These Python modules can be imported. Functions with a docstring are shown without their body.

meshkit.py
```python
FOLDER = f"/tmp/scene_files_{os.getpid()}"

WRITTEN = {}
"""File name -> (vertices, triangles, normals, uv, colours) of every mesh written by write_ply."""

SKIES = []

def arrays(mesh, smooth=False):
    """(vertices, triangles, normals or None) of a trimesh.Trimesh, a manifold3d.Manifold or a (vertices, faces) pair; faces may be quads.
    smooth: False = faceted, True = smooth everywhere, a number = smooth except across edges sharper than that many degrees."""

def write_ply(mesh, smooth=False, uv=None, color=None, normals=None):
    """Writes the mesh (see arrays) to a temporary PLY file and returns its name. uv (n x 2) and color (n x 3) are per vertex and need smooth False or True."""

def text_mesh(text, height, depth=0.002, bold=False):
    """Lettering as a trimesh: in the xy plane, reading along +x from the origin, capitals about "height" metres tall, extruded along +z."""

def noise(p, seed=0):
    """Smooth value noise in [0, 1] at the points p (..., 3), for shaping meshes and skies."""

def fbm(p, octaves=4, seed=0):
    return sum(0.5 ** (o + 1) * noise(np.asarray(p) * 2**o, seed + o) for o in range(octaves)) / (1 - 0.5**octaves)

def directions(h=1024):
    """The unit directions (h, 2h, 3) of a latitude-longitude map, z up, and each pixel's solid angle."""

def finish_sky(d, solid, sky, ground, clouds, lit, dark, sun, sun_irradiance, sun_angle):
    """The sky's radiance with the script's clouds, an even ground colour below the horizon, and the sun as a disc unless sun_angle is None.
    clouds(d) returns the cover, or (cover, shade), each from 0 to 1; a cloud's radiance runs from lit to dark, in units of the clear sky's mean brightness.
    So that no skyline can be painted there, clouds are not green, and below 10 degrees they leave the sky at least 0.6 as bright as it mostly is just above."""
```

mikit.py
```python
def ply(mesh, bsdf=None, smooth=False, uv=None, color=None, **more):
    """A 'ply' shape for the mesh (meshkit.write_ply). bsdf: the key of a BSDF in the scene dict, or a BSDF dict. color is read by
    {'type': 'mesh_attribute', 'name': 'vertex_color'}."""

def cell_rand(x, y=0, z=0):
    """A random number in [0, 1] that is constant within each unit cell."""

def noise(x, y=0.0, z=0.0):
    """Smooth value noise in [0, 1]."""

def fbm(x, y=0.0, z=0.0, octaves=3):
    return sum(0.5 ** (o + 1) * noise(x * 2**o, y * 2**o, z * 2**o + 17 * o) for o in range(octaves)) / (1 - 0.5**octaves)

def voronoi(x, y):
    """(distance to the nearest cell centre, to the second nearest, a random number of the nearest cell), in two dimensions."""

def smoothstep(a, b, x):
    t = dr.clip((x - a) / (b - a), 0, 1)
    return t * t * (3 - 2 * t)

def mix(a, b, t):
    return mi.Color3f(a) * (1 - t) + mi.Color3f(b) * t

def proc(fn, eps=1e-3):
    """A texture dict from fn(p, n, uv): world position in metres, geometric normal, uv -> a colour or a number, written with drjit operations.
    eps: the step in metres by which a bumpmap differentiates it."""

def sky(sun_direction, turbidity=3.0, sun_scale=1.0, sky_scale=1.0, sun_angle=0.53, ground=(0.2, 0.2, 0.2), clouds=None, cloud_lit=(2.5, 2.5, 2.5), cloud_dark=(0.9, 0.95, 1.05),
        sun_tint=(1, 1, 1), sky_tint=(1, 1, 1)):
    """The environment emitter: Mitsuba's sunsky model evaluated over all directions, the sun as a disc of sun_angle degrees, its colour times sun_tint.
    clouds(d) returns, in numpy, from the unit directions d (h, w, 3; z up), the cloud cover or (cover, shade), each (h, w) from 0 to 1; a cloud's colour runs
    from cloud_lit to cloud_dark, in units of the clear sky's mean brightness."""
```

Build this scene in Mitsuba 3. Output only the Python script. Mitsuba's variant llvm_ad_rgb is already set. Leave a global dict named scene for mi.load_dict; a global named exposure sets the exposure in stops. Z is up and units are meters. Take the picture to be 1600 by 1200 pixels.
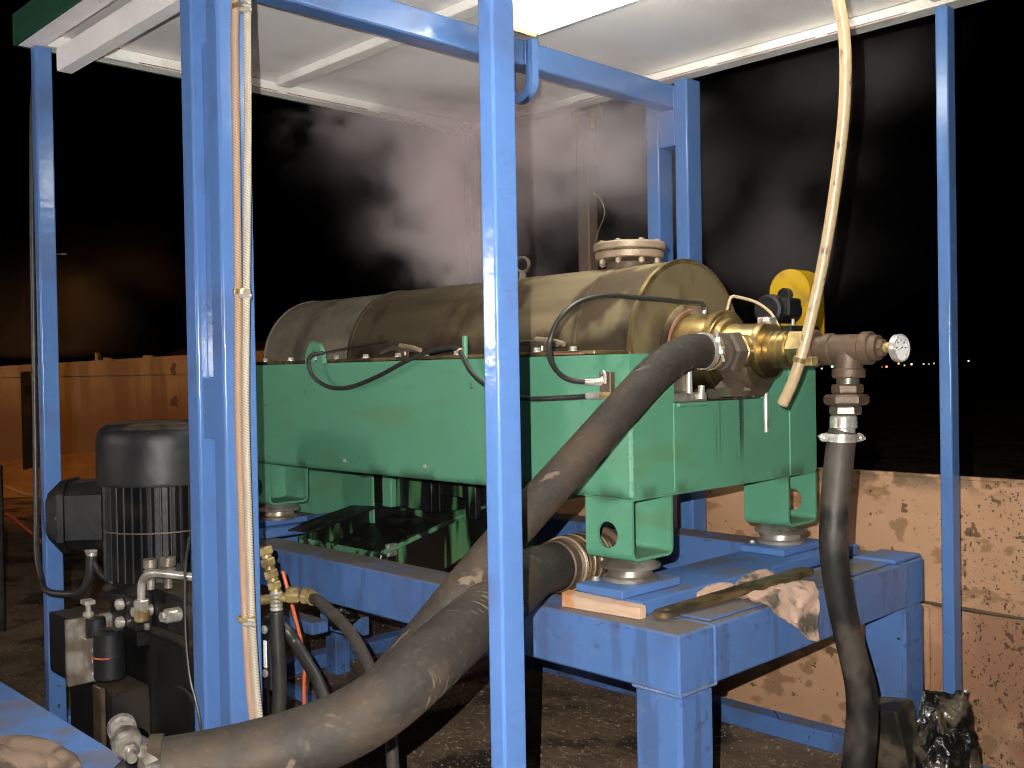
import math
import numpy as np, trimesh, mitsuba as mi, drjit as dr
import shapely.geometry as sg
from shapely import affinity
import mikit, meshkit
from mikit import proc, noise, fbm, voronoi, cell_rand, smoothstep, mix

T = mi.ScalarTransform4f
rng = np.random.default_rng(7)
scene, labels = {'type': 'scene'}, {}

# ---------------------------------------------------------------- camera, night sky, flash, exposure
# X runs along the centrifuge (towards its feed end), Y across it (away from the viewer), z is up; the deck is at z = -0.17
EYE = np.array([0, 0, 1.5])
FORWARD, UP = np.array([-0.71666, 0.69731, -0.01289]), np.array([0.00268, 0.02123, 0.99977])
scene['camera'] = {'type': 'perspective', 'fov': 53.56, 'fov_axis': 'x', 'near_clip': 0.05, 'far_clip': 2000.0,
                   'to_world': T().look_at(origin=EYE.tolist(), target=(EYE + FORWARD).tolist(), up=UP.tolist())}
scene['sky'] = {**mikit.sky((0.3, 0.5, 0.05), turbidity=3, sun_scale=0.0, sky_scale=0.0001, ground=(0.02, 0.02, 0.02)), 'sampling_weight': 0.3}
# the photograph was taken with the camera's own flash: a small lamp a hand's breadth up and left of the lens
FLASH_AT = np.array([-0.055, -0.045, 1.575])
scene['camera_flash'] = {'type': 'spot', 'intensity': {'type': 'rgb', 'value': [56, 55, 52]}, 'cutoff_angle': 48.0, 'beam_width': 26.0,
                         'to_world': T().look_at(origin=FLASH_AT.tolist(), target=(FLASH_AT + FORWARD).tolist(), up=[0, 0, 1])}
exposure = 0.0


# ---------------------------------------------------------------- helpers
def numbered(key):
    if key not in USED:
        USED.add(key)
        return key
    i = 1
    while f'{key}_{i:03d}' in USED:
        i += 1
    USED.add(f'{key}_{i:03d}')
    return f'{key}_{i:03d}'


USED = set()


def thing(name, label, cat, group=None, kind=None):
    key = numbered(name)
    labels[key] = {'label': label, 'category': cat}
    if group: labels[key]['group'] = group
    if kind: labels[key]['kind'] = kind
    return key


def put(part, mesh, mat, parent, smooth=30, label=None, kind=None):
    key = numbered(parent + '__' + part)
    scene[key] = mikit.ply(mesh, mat, smooth=smooth)
    if label: labels[key] = {'label': label}
    if kind: labels.setdefault(key, {})['kind'] = kind
    return key


def one(name, mesh, mat, label, cat, group=None, smooth=30, kind=None):
    key = thing(name, label, cat, group, kind)
    scene[key] = mikit.ply(mesh, mat, smooth=smooth)
    return key


def ground_piece(name, mesh, mat, smooth=30):
    key = numbered(name)
    scene[key] = mikit.ply(mesh, mat, smooth=smooth)
    labels[key] = {'kind': 'structure'}
    return key


def join(*ms):
    return trimesh.util.concatenate([m for m in ms if m is not None])


def bx(x0, x1, y0, y1, z0, z1, r=0.003):
    """a box with chamfered edges"""
    lo, hi = np.array([min(x0, x1), min(y0, y1), min(z0, z1)]), np.array([max(x0, x1), max(y0, y1), max(z0, z1)])
    r = min(r, 0.3 * (hi - lo).min())
    pts = []
    for s in np.ndindex(2, 2, 2):
        c = np.where(np.array(s), hi, lo)
        d = np.where(np.array(s), -r, r)
        for k in range(3):
            q = c + d
            q[k] = c[k]
            pts.append(q)
    return trimesh.convex.convex_hull(np.array(pts))


def rtube(x0, x1, y0, y1, z0, z1, r=0.010):
    """an upright hollow-section tube with rounded corners"""
    return prism(rrect(x0, x1, y0, y1, r), 'xy', z0, z1)


def hull(pts):
    return trimesh.convex.convex_hull(np.array(pts, float))


def prism(poly, plane, a, b):
    """a shapely polygon drawn in a plane ('xz', 'yz', 'xy'), pushed from a to b along the third axis"""
    m = trimesh.creation.extrude_polygon(poly, abs(b - a), engine='earcut')
    u, v, w = m.vertices.T
    w = w + min(a, b)
    m.vertices = np.stack({'xz': (u, w, v), 'yz': (w, u, v), 'xy': (u, v, w)}[plane], 1)
    if plane == 'xz': m.invert()
    return m


def rrect(x0, x1, y0, y1, r):
    return sg.box(x0 + r, y0 + r, x1 - r, y1 - r).buffer(r, quad_segs=5)


def frame_to(axis):
    w = np.asarray(axis, float) / np.linalg.norm(axis)
    a = np.array([0, 0, 1.0]) if abs(w[2]) < 0.9 else np.array([1.0, 0, 0])
    u = np.cross(a, w); u /= np.linalg.norm(u)
    return np.stack([u, np.cross(w, u), w], 1)


def place(m, origin=(0, 0, 0), axis=(0, 0, 1)):
    M = np.eye(4); M[:3, :3] = frame_to(axis); M[:3, 3] = origin
    m = m.copy(); m.apply_transform(M)
    return m


def lathe(profile, origin=(0, 0, 0), axis=(0, 0, 1), n=40):
    """profile: (radius, height) from bottom to top, revolved about the axis"""
    p = np.array(profile, float)
    ang = np.arange(n) / n * 2 * np.pi
    v = np.stack([p[:, None, 0] * np.cos(ang), p[:, None, 0] * np.sin(ang), np.broadcast_to(p[:, None, 1], (len(p), n))], -1).reshape(-1, 3)
    i, j = np.meshgrid(np.arange(len(p) - 1), np.arange(n), indexing='ij')
    a, b, c, d = i * n + j, i * n + (j + 1) % n, (i + 1) * n + (j + 1) % n, (i + 1) * n + j
    f = np.stack([a, b, c, a, c, d], -1).reshape(-1, 3)
    m = trimesh.Trimesh(v, f, process=False)
    m.merge_vertices(); m.update_faces(m.nondegenerate_faces())
    return place(m, origin, axis)


def cyl(p0, p1, r, n=24, c=0.0):
    p0, p1 = np.array(p0, float), np.array(p1, float)
    h = np.linalg.norm(p1 - p0)
    prof = [(0, 0), (r, 0), (r, h), (0, h)] if c <= 0 else [(0, 0), (r - c, 0), (r, c), (r, h - c), (r - c, h), (0, h)]
    return lathe(prof, p0, p1 - p0, n)


def hexa(p0, p1, r, c=None):
    c = 0.12 * r if c is None else c
    return cyl(p0, p1, r, 6, c)


def bolt(at, axis, r=0.010, h=0.009, shank=0.0):
    at, axis = np.array(at, float), np.array(axis, float) / np.linalg.norm(axis)
    ms = [cyl(at, at + axis * 0.003, r * 1.35, 14), hexa(at + axis * 0.003, at + axis * (0.003 + h), r)]
    if shank: ms.append(cyl(at + axis * (0.003 + h), at + axis * (0.003 + h + shank), r * 0.55, 10))
    return join(*ms)


def spline(pts, k=8):
    p = np.array(pts, float)
    p = np.vstack([2 * p[0] - p[1], p, 2 * p[-1] - p[-2]])
    t = np.linspace(0, 1, k, endpoint=False)[:, None]
    out = []
    for i in range(1, len(p) - 2):
        a, b, c, d = p[i - 1], p[i], p[i + 1], p[i + 2]
        out.append(0.5 * (2 * b + (c - a) * t + (2 * a - 5 * b + 4 * c - d) * t**2 + (3 * b - 3 * c + d - a) * t**3))
    return np.vstack(out + [p[-2:-1]])


def tube(pts, r, n=14, k=8, raw=False, bump=None):
    p = np.array(pts, float) if raw else spline(pts, k)
    r = np.broadcast_to(np.asarray(r, float), (len(p),)) if np.ndim(r) == 0 else np.interp(np.linspace(0, 1, len(p)), np.linspace(0, 1, len(r)), r)
    t = np.gradient(p, axis=0); t /= np.linalg.norm(t, axis=1, keepdims=True) + 1e-12
    u = np.cross(t[0], [0, 0, 1.0] if abs(t[0][2]) < 0.9 else [1.0, 0, 0]); u /= np.linalg.norm(u)
    us = []
    for i in range(len(p)):
        u = u - t[i] * (u @ t[i]); u /= np.linalg.norm(u); us.append(u)
    us = np.array(us); vs = np.cross(t, us)
    ang = np.arange(n) / n * 2 * np.pi
    rr = r[:, None] * np.ones(n)
    if bump is not None: rr = bump(p, rr, ang)
    V = p[:, None] + rr[..., None] * (np.cos(ang)[None, :, None] * us[:, None] + np.sin(ang)[None, :, None] * vs[:, None])
    V = np.vstack([V.reshape(-1, 3), p[:1], p[-1:]])
    m = len(p)
    i, j = np.meshgrid(np.arange(m - 1), np.arange(n), indexing='ij')
    a, b, c, d = i * n + j, i * n + (j + 1) % n, (i + 1) * n + (j + 1) % n, (i + 1) * n + j
    f = np.stack([a, b, c, a, c, d], -1).reshape(-1, 3)
    jj = np.arange(n)
    c0 = np.stack([(jj + 1) % n, jj, jj * 0 + m * n], 1)
    c1 = np.stack([(m - 1) * n + jj, (m - 1) * n + (jj + 1) % n, jj * 0 + m * n + 1], 1)
    return trimesh.Trimesh(V, np.vstack([f, c0, c1]), process=False)


def wob(amp, freq, seed=0):
    return lambda p, rr, ang: rr * (1 + amp * (2 * meshkit.fbm(np.stack(np.broadcast_arrays(p[:, None, 0] * freq + 3 * np.cos(ang), p[:, None, 1] * freq + 3 * np.sin(ang), p[:, None, 2] * freq), -1), 3, seed) - 1))


def weld(a, b, r=0.007, seed=1):
    """a rippled weld bead along a straight seam"""
    a, b = np.array(a, float), np.array(b, float)
    n = max(4, int(np.linalg.norm(b - a) / 0.006))
    p = a + (b - a) * np.linspace(0, 1, n)[:, None]
    g = np.random.default_rng(seed)
    return tube(p, r * (0.75 + 0.4 * g.random(n)), 8, raw=True)


def sheet(a, b, c, d, t):
    """a plate with corners a, b, c, d and thickness t, on the side of -normal"""
    q = np.array([a, b, c, d], float)
    n = np.cross(q[1] - q[0], q[3] - q[0]); n /= np.linalg.norm(n)
    return hull(np.vstack([q, q - n * t]))


# ---------------------------------------------------------------- materials
def principled(name, color, rough=0.5, metallic=0.0, bump=None, spec=0.5, clear=0.0, eps=1e-3, flat=False):
    b = {'type': 'principled', 'base_color': proc(color) if callable(color) else {'type': 'rgb', 'value': list(color)},
         'roughness': proc(rough) if callable(rough) else rough, 'metallic': metallic, 'specular': spec}
    if clear: b['clearcoat'] = clear; b['clearcoat_gloss'] = 0.8
    if bump: b = {'type': 'bumpmap', 'height': proc(bump, eps), 'scale': 1.0, 'bsdf': b}
    scene[name] = {'type': 'twosided', 'bsdf': b}
    return name


def dots(u, v, f, keep, size):
    """round spots: 1 inside, 0 outside; keep = share of cells that have one"""
    d, _, w = voronoi(u * f, v * f)
    return dr.select(w < keep, 1 - smoothstep(size * 0.55 * (0.5 + w / keep * 0.5), size * (0.5 + w / keep * 0.5), d), 0.0)


def specks(u, v, f, thr, w=0.035):
    """ragged specks of uneven size: 1 inside, 0 outside"""
    return smoothstep(thr, thr + w, fbm(u * f + 3.7, v * f + 1.3, 0.5, 3))


def blue(dusty):
    def c_blue(p, n, uv):
        c = mix((0.072, 0.150, 0.355), (0.092, 0.182, 0.41), fbm(p.x * 3, p.y * 3, p.z * 2))
        scuff = smoothstep(0.56, 0.72, fbm(p.x * 5 + 7, p.y * 5, p.z * 3, 4))
        c = mix(c, (0.08, 0.10, 0.20), 0.40 * scuff)
        up = smoothstep(0.6, 0.95, n.z)
        lo, hi, k = (0.22, 0.48, 0.92) if dusty else (0.46, 0.62, 0.6)
        c = mix(c, (0.15, 0.118, 0.088), k * up * smoothstep(lo, hi, fbm(p.x * 6, p.y * 6, p.z * 6 + 3, 4)))
        if dusty:   # grime that has run down the sides, chips and rubbed spots
            run = smoothstep(0.58, 0.70, fbm((p.x + p.y) * 22, p.z * 2.5, n.x * 3, 4)) * (1 - up)
            c = mix(c, (0.055, 0.062, 0.095), 0.38 * run)
            c = mix(c, (0.16, 0.21, 0.33), 0.18 * smoothstep(0.66, 0.74, fbm(p.x * 30, p.y * 30, p.z * 30, 3)))
            c = mix(c, (0.05, 0.05, 0.06), 0.35 * smoothstep(0.71, 0.76, fbm(p.x * 26 + 9, p.y * 26, p.z * 26, 4)))
        # mud thrown up from the deck
        low = smoothstep(0.72, 0.0, p.z)
        sp = specks(p.x + p.y * 0.9, p.z, 42.0, 0.84 - 0.15 * low)
        c = mix(c, (0.02, 0.018, 0.016), 0.9 * sp)
        return mix(c, (0.06, 0.05, 0.042), 0.7 * smoothstep(0.5, 0.72, fbm(p.x * 4, p.y * 4, p.z * 4)) * smoothstep(0.40, -0.1, p.z))
    return c_blue


def r_blue(p, n, uv):
    return 0.10 + 0.13 * fbm(p.x * 7, p.y * 7, p.z * 4) + 0.40 * smoothstep(0.6, 0.95, n.z)


principled('blue_paint', blue(False), r_blue, bump=lambda p, n, uv: 0.0006 * fbm(p.x * 45, p.y * 45, p.z * 45))
principled('dusty_blue_paint', blue(True), r_blue, bump=lambda p, n, uv: 0.0008 * fbm(p.x * 45, p.y * 45, p.z * 45))


def c_green(p, n, uv):
    c = mix((0.075, 0.235, 0.140), (0.098, 0.285, 0.175), fbm(p.x * 2.5, p.y * 2.5, p.z * 2.5))
    c = mix(c, (0.10, 0.17, 0.06), 0.35 * smoothstep(0.55, 0.75, fbm(p.x * 3, p.y * 3, p.z * 9, 4)))
    # oil runs down the feed-end face under the bearing, and a scatter of chips
    run = smoothstep(0.57, 0.66, fbm(p.y * 34, p.z * 1.3, 3.1, 2)) * smoothstep(-2.03, -2.015, p.x) * smoothstep(0.13, 0.05, dr.abs(p.y - 3.02)) * smoothstep(1.12, 1.3, p.z)
    c = mix(c, (0.012, 0.014, 0.010), 0.85 * run)
    chip = specks(p.x + 0.7 * p.y, p.z, 30.0, 0.80)
    c = mix(c, (0.05, 0.045, 0.03), 0.75 * chip)
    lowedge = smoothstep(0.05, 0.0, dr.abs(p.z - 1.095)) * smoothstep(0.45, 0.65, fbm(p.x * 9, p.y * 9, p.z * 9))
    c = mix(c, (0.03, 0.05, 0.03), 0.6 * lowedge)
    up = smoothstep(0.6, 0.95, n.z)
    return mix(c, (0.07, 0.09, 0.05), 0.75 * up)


principled('green_paint', c_green, lambda p, n, uv: 0.34 + 0.25 * fbm(p.x * 6, p.y * 6, p.z * 6), bump=lambda p, n, uv: 0.0011 * fbm(p.x * 38, p.y * 38, p.z * 38))


principled('glossy_weld', (0.16, 0.34, 0.23), 0.16, spec=0.9)


def oil_amount(p):
    run = fbm(p.x * 9 + p.y * 9, p.z * 1.5, 1.7, 4)
    return smoothstep(0.60, 0.50, run * 0.8 + 0.2 * fbm(p.x * 40, p.y * 40, p.z * 3))


def c_oily(p, n, uv):
    g = mix((0.04, 0.20, 0.10), (0.10, 0.17, 0.05), fbm(p.x * 14, p.y * 14, p.z * 5))
    return mix(g, (0.006, 0.006, 0.005), oil_amount(p))


principled('oily_green', c_oily, lambda p, n, uv: 0.5 - 0.3 * oil_amount(p), bump=lambda p, n, uv: 0.004 * fbm(p.x * 22, p.y * 22, p.z * 8))
principled('grimy_green', lambda p, n, uv: mix((0.085, 0.22, 0.12), (0.012, 0.013, 0.010), smoothstep(0.42, 0.58, fbm(p.x * 20, p.y * 20, p.z * 20, 4))), 0.4)
principled('crude', lambda p, n, uv: mix((0.006, 0.006, 0.005), (0.03, 0.026, 0.02), smoothstep(0.5, 0.75, fbm(p.x * 18, p.y * 18, p.z * 18))), 0.42,
           bump=lambda p, n, uv: 0.004 * fbm(p.x * 25, p.y * 25, p.z * 25))


def c_casing(p, n, uv):
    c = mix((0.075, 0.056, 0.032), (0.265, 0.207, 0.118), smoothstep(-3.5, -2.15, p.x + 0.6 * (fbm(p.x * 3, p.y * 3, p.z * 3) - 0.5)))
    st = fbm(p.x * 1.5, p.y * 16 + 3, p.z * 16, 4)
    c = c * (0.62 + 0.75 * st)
    c = mix(c, (0.045, 0.027, 0.014), 0.8 * smoothstep(0.50, 0.68, fbm(p.x * 7 + 5, p.y * 5, p.z * 4, 4)))
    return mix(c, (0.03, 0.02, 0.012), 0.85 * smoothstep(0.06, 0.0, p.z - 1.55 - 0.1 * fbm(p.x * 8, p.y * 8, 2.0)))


principled('casing_steel', c_casing, lambda p, n, uv: 0.50 + 0.3 * fbm(p.x * 9, p.y * 12, p.z * 12), metallic=0.4,
           bump=lambda p, n, uv: 0.0016 * fbm(p.x * 12, p.y * 30, p.z * 30))
principled('grey_casing_steel', lambda p, n, uv: mix((0.15, 0.13, 0.095), (0.27, 0.24, 0.185), fbm(p.x * 3, p.y * 11, p.z * 11, 4)) * (0.7 + 0.5 * fbm(p.x * 20, p.y * 20, p.z * 20)),
           lambda p, n, uv: 0.42 + 0.25 * fbm(p.x * 9, p.y * 12, p.z * 12), metallic=0.5, bump=lambda p, n, uv: 0.0016 * fbm(p.x * 12, p.y * 30, p.z * 30))
principled('end_plate_steel', lambda p, n, uv: mix((0.20, 0.158, 0.085), (0.10, 0.078, 0.045), smoothstep(0.40, 0.65, fbm(p.x * 5, p.y * 7, p.z * 4, 4))), 0.5, metallic=0.4, bump=lambda p, n, uv: 0.0012 * fbm(p.x * 30, p.y * 30, p.z * 30))
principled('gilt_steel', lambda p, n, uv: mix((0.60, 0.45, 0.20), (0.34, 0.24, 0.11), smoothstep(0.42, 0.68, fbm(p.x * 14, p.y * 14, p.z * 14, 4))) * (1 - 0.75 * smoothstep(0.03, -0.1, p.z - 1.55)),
           lambda p, n, uv: 0.24 + 0.22 * fbm(p.x * 20, p.y * 20, p.z * 20), metallic=0.9)
principled('dark_steel', lambda p, n, uv: mix((0.10, 0.075, 0.055), (0.24, 0.20, 0.16), fbm(p.x * 12, p.y * 12, p.z * 12, 4)), 0.36, metallic=0.6,
           bump=lambda p, n, uv: 0.0012 * fbm(p.x * 50, p.y * 50, p.z * 50))
principled('oily_iron', lambda p, n, uv: mix((0.05, 0.034, 0.022), (0.15, 0.105, 0.065), fbm(p.x * 18, p.y * 18, p.z * 18, 4)), 0.42, metallic=0.4, bump=lambda p, n, uv: 0.0015 * fbm(p.x * 50, p.y * 50, p.z * 50))
principled('bright_steel', lambda p, n, uv: mix((0.74, 0.71, 0.64), (0.48, 0.43, 0.35), smoothstep(0.4, 0.75, fbm(p.x * 22, p.y * 22, p.z * 22))), 0.30, metallic=0.65)
principled('dull_steel', lambda p, n, uv: mix((0.44, 0.40, 0.345), (0.22, 0.18, 0.135), smoothstep(0.35, 0.65, fbm(p.x * 16, p.y * 16, p.z * 16))), 0.38, metallic=0.6)
principled('tan_iron', lambda p, n, uv: mix((0.26, 0.185, 0.125), (0.40, 0.31, 0.22), fbm(p.x * 14, p.y * 14, p.z * 14, 4)), 0.45, metallic=0.35, bump=lambda p, n, uv: 0.0018 * fbm(p.x * 60, p.y * 60, p.z * 60))
principled('rust_pipe', lambda p, n, uv: mix((0.072, 0.046, 0.029), (0.145, 0.093, 0.060), fbm(p.x * 16, p.y * 16, p.z * 16, 4)), 0.52, metallic=0.25,
           bump=lambda p, n, uv: 0.0018 * fbm(p.x * 60, p.y * 60, p.z * 60))
principled('red_sealant', (0.24, 0.105, 0.07), 0.4)
principled('worn_zinc', lambda p, n, uv: mix((0.30, 0.27, 0.235), (0.10, 0.08, 0.06), smoothstep(0.35, 0.65, fbm(p.x * 30, p.y * 30, p.z * 30, 4))), 0.34, metallic=0.6, bump=lambda p, n, uv: 0.001 * fbm(p.x * 70, p.y * 70, p.z * 70))
principled('brass', lambda p, n, uv: mix((0.52, 0.39, 0.17), (0.24, 0.165, 0.075), smoothstep(0.35, 0.65, fbm(p.x * 25, p.y * 25, p.z * 25))), 0.32, metallic=0.5)


def c_rubber(p, n, uv):
    c = mix((0.018, 0.015, 0.0125), (0.042, 0.034, 0.028), fbm(p.x * 16, p.y * 16, p.z * 16, 6))
    c = mix(c, (0.078, 0.050, 0.030), 0.55 * smoothstep(0.48, 0.70, fbm(p.x * 5 + 9, p.y * 5, p.z * 5, 5)))
    c = mix(c, (0.095, 0.077, 0.060), 0.25 * smoothstep(0.52, 0.85, fbm(p.x * 85, p.y * 85, p.z * 85, 3)))
    # pale scrapes across the hose
    sc = smoothstep(0.62, 0.68, fbm(p.x * 6 + 2, p.y * 6, p.z * 4, 3)) * smoothstep(0.62, 0.70, fbm((p.x - p.y) * 85, (p.x + p.y) * 12, p.z * 12 + 4, 3))
    return mix(c, (0.28, 0.205, 0.135), 0.38 * dr.clip(sc * 1.4, 0, 1))


principled('dusty_rubber', c_rubber, lambda p, n, uv: 0.55 + 0.3 * fbm(p.x * 9, p.y * 9, p.z * 9), bump=lambda p, n, uv: 0.002 * fbm(p.x * 60, p.y * 60, p.z * 60), spec=0.3)
principled('wet_rubber', lambda p, n, uv: mix(mix((0.035, 0.027, 0.021), (0.085, 0.066, 0.052), fbm(p.x * 20, p.y * 20, p.z * 16, 5)), (0.010, 0.009, 0.008), smoothstep(0.45, 0.60, fbm(p.x * 7, p.y * 7, p.z * 3.4 + 1.0, 4) + 0.16 * smoothstep(0.30, 0.10, dr.abs(p.z - 0.62)))), lambda p, n, uv: 0.36 + 0.4 * fbm(p.x * 8, p.y * 8, p.z * 4),
           bump=lambda p, n, uv: 0.002 * fbm(p.x * 40, p.y * 40, p.z * 40))
principled('black_rubber', lambda p, n, uv: mix((0.012, 0.012, 0.012), (0.04, 0.035, 0.03), fbm(p.x * 14, p.y * 14, p.z * 14)), 0.42)
principled('motor_paint', lambda p, n, uv: mix(mix((0.006, 0.006, 0.007), (0.024, 0.019, 0.015), smoothstep(0.45, 0.75, fbm(p.x * 7, p.y * 7, p.z * 7, 4))), (0.12, 0.085, 0.055), 0.6 * smoothstep(0.7, 0.95, n.z) * smoothstep(0.35, 0.6, fbm(p.x * 9, p.y * 9, p.z * 9))),
           lambda p, n, uv: 0.38 + 0.28 * fbm(p.x * 9, p.y * 9, p.z * 9), bump=lambda p, n, uv: 0.0012 * fbm(p.x * 40, p.y * 40, p.z * 40))
principled('tank_paint', lambda p, n, uv: mix(mix((0.005, 0.005, 0.005), (0.028, 0.020, 0.013), smoothstep(0.5, 0.75, fbm(p.x * 6, p.y * 6, p.z * 3, 4))), (0.11, 0.08, 0.052), 0.4 * smoothstep(0.7, 0.95, n.z)),
           lambda p, n, uv: 0.34 + 0.3 * fbm(p.x * 9, p.y * 9, p.z * 9), bump=lambda p, n, uv: 0.0012 * fbm(p.x * 40, p.y * 40, p.z * 40))
principled('white_roof', lambda p, n, uv: mix((0.71, 0.69, 0.68), (0.60, 0.575, 0.56), smoothstep(0.42, 0.75, fbm(p.x * 2.2, p.y * 2.2, p.z * 2, 4))), 0.55,
           bump=lambda p, n, uv: 0.0016 * fbm(p.x * 30, p.y * 30, p.z * 30))
principled('white_trim', lambda p, n, uv: mix((0.76, 0.74, 0.69), (0.58, 0.54, 0.47), smoothstep(0.5, 0.8, fbm(p.x * 5, p.y * 5, p.z * 5, 4))), 0.45)
principled('green_roof', (0.010, 0.055, 0.03), 0.5)
principled('sealant_line', (0.30, 0.13, 0.11), 0.7)


def c_rustwall(p, n, uv):
    c = mix((0.40, 0.205, 0.105), (0.52, 0.305, 0.180), fbm(p.x * 3, p.z * 3, 1.0, 4))
    low = smoothstep(0.56, 0.40, p.z) * smoothstep(-2.0, -1.8, p.x)
    c = mix(c, (0.26, 0.115, 0.062), 0.75 * low * smoothstep(0.20, 0.5, fbm(p.x * 5, p.z * 5, 4.0, 4)))
    c = mix(c, (0.24, 0.13, 0.055), 0.75 * smoothstep(0.58, 0.70, fbm(p.x * 11, p.z * 15, 2.0, 4)))
    dens = smoothstep(-2.05, -1.6, p.x)
    c = mix(c, (0.10, 0.055, 0.022), 0.85 * specks(p.x, p.z, 20.0, 0.69))
    c = mix(c, (0.075, 0.038, 0.016), 0.88 * specks(p.x * 1.1 + 2, p.z, 40.0, 0.735 - 0.085 * dens))
    c = mix(c, (0.05, 0.025, 0.012), 0.85 * specks(p.x * 1.2 + 5, p.z * 0.9, 85.0, 0.76 - 0.11 * dens))
    rim = smoothstep(0.10, 0.0, 1.02 - p.z) * smoothstep(0.42, 0.62, fbm(p.x * 14, p.z * 20, 3.0, 4))
    return mix(c, (0.13, 0.085, 0.05), 0.8 * rim)


principled('rusty_plate', c_rustwall, lambda p, n, uv: 0.5 + 0.3 * fbm(p.x * 12, p.y * 12, p.z * 12), bump=lambda p, n, uv: 0.004 * fbm(p.x * 30, p.y * 30, p.z * 30) + 0.02 * fbm(p.x * 3, p.y * 3, p.z * 3))


def c_concrete(p, n, uv):
    s = p.x * 0.69 + p.y * 0.72
    c = mix((0.30, 0.215, 0.135), (0.44, 0.34, 0.22), fbm(s * 1.3, p.z * 1.6, 3.0, 5))
    c = mix(c, (0.14, 0.085, 0.05), 0.5 * smoothstep(0.46, 0.66, fbm(s * 5, p.z * 0.4, 7.0, 5)))
    c = mix(c, (0.15, 0.075, 0.035), 0.75 * smoothstep(1.9, 1.0, p.z + 0.5 * fbm(s * 2, p.z * 2, 1.0, 5)))
    return mix(c, (0.08, 0.055, 0.035), 0.8 * specks(s, p.z, 3.5, 0.68))


principled('stained_concrete', c_concrete, 0.85, bump=lambda p, n, uv: 0.03 * fbm(p.x * 6, p.y * 6, p.z * 6, 4))


def c_ground(p, n, uv):
    c = mix((0.082, 0.052, 0.032), (0.20, 0.134, 0.084), fbm(p.x * 7, p.y * 7, 0.0, 5))
    c = mix(c, (0.018, 0.013, 0.010), 0.8 * smoothstep(0.52, 0.68, fbm(p.x * 2.5 + 4, p.y * 2.5, 1.0, 4)))
    return mix(c, (0.45, 0.34, 0.24), 0.8 * specks(p.x, p.y, 75.0, 0.655))


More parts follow.
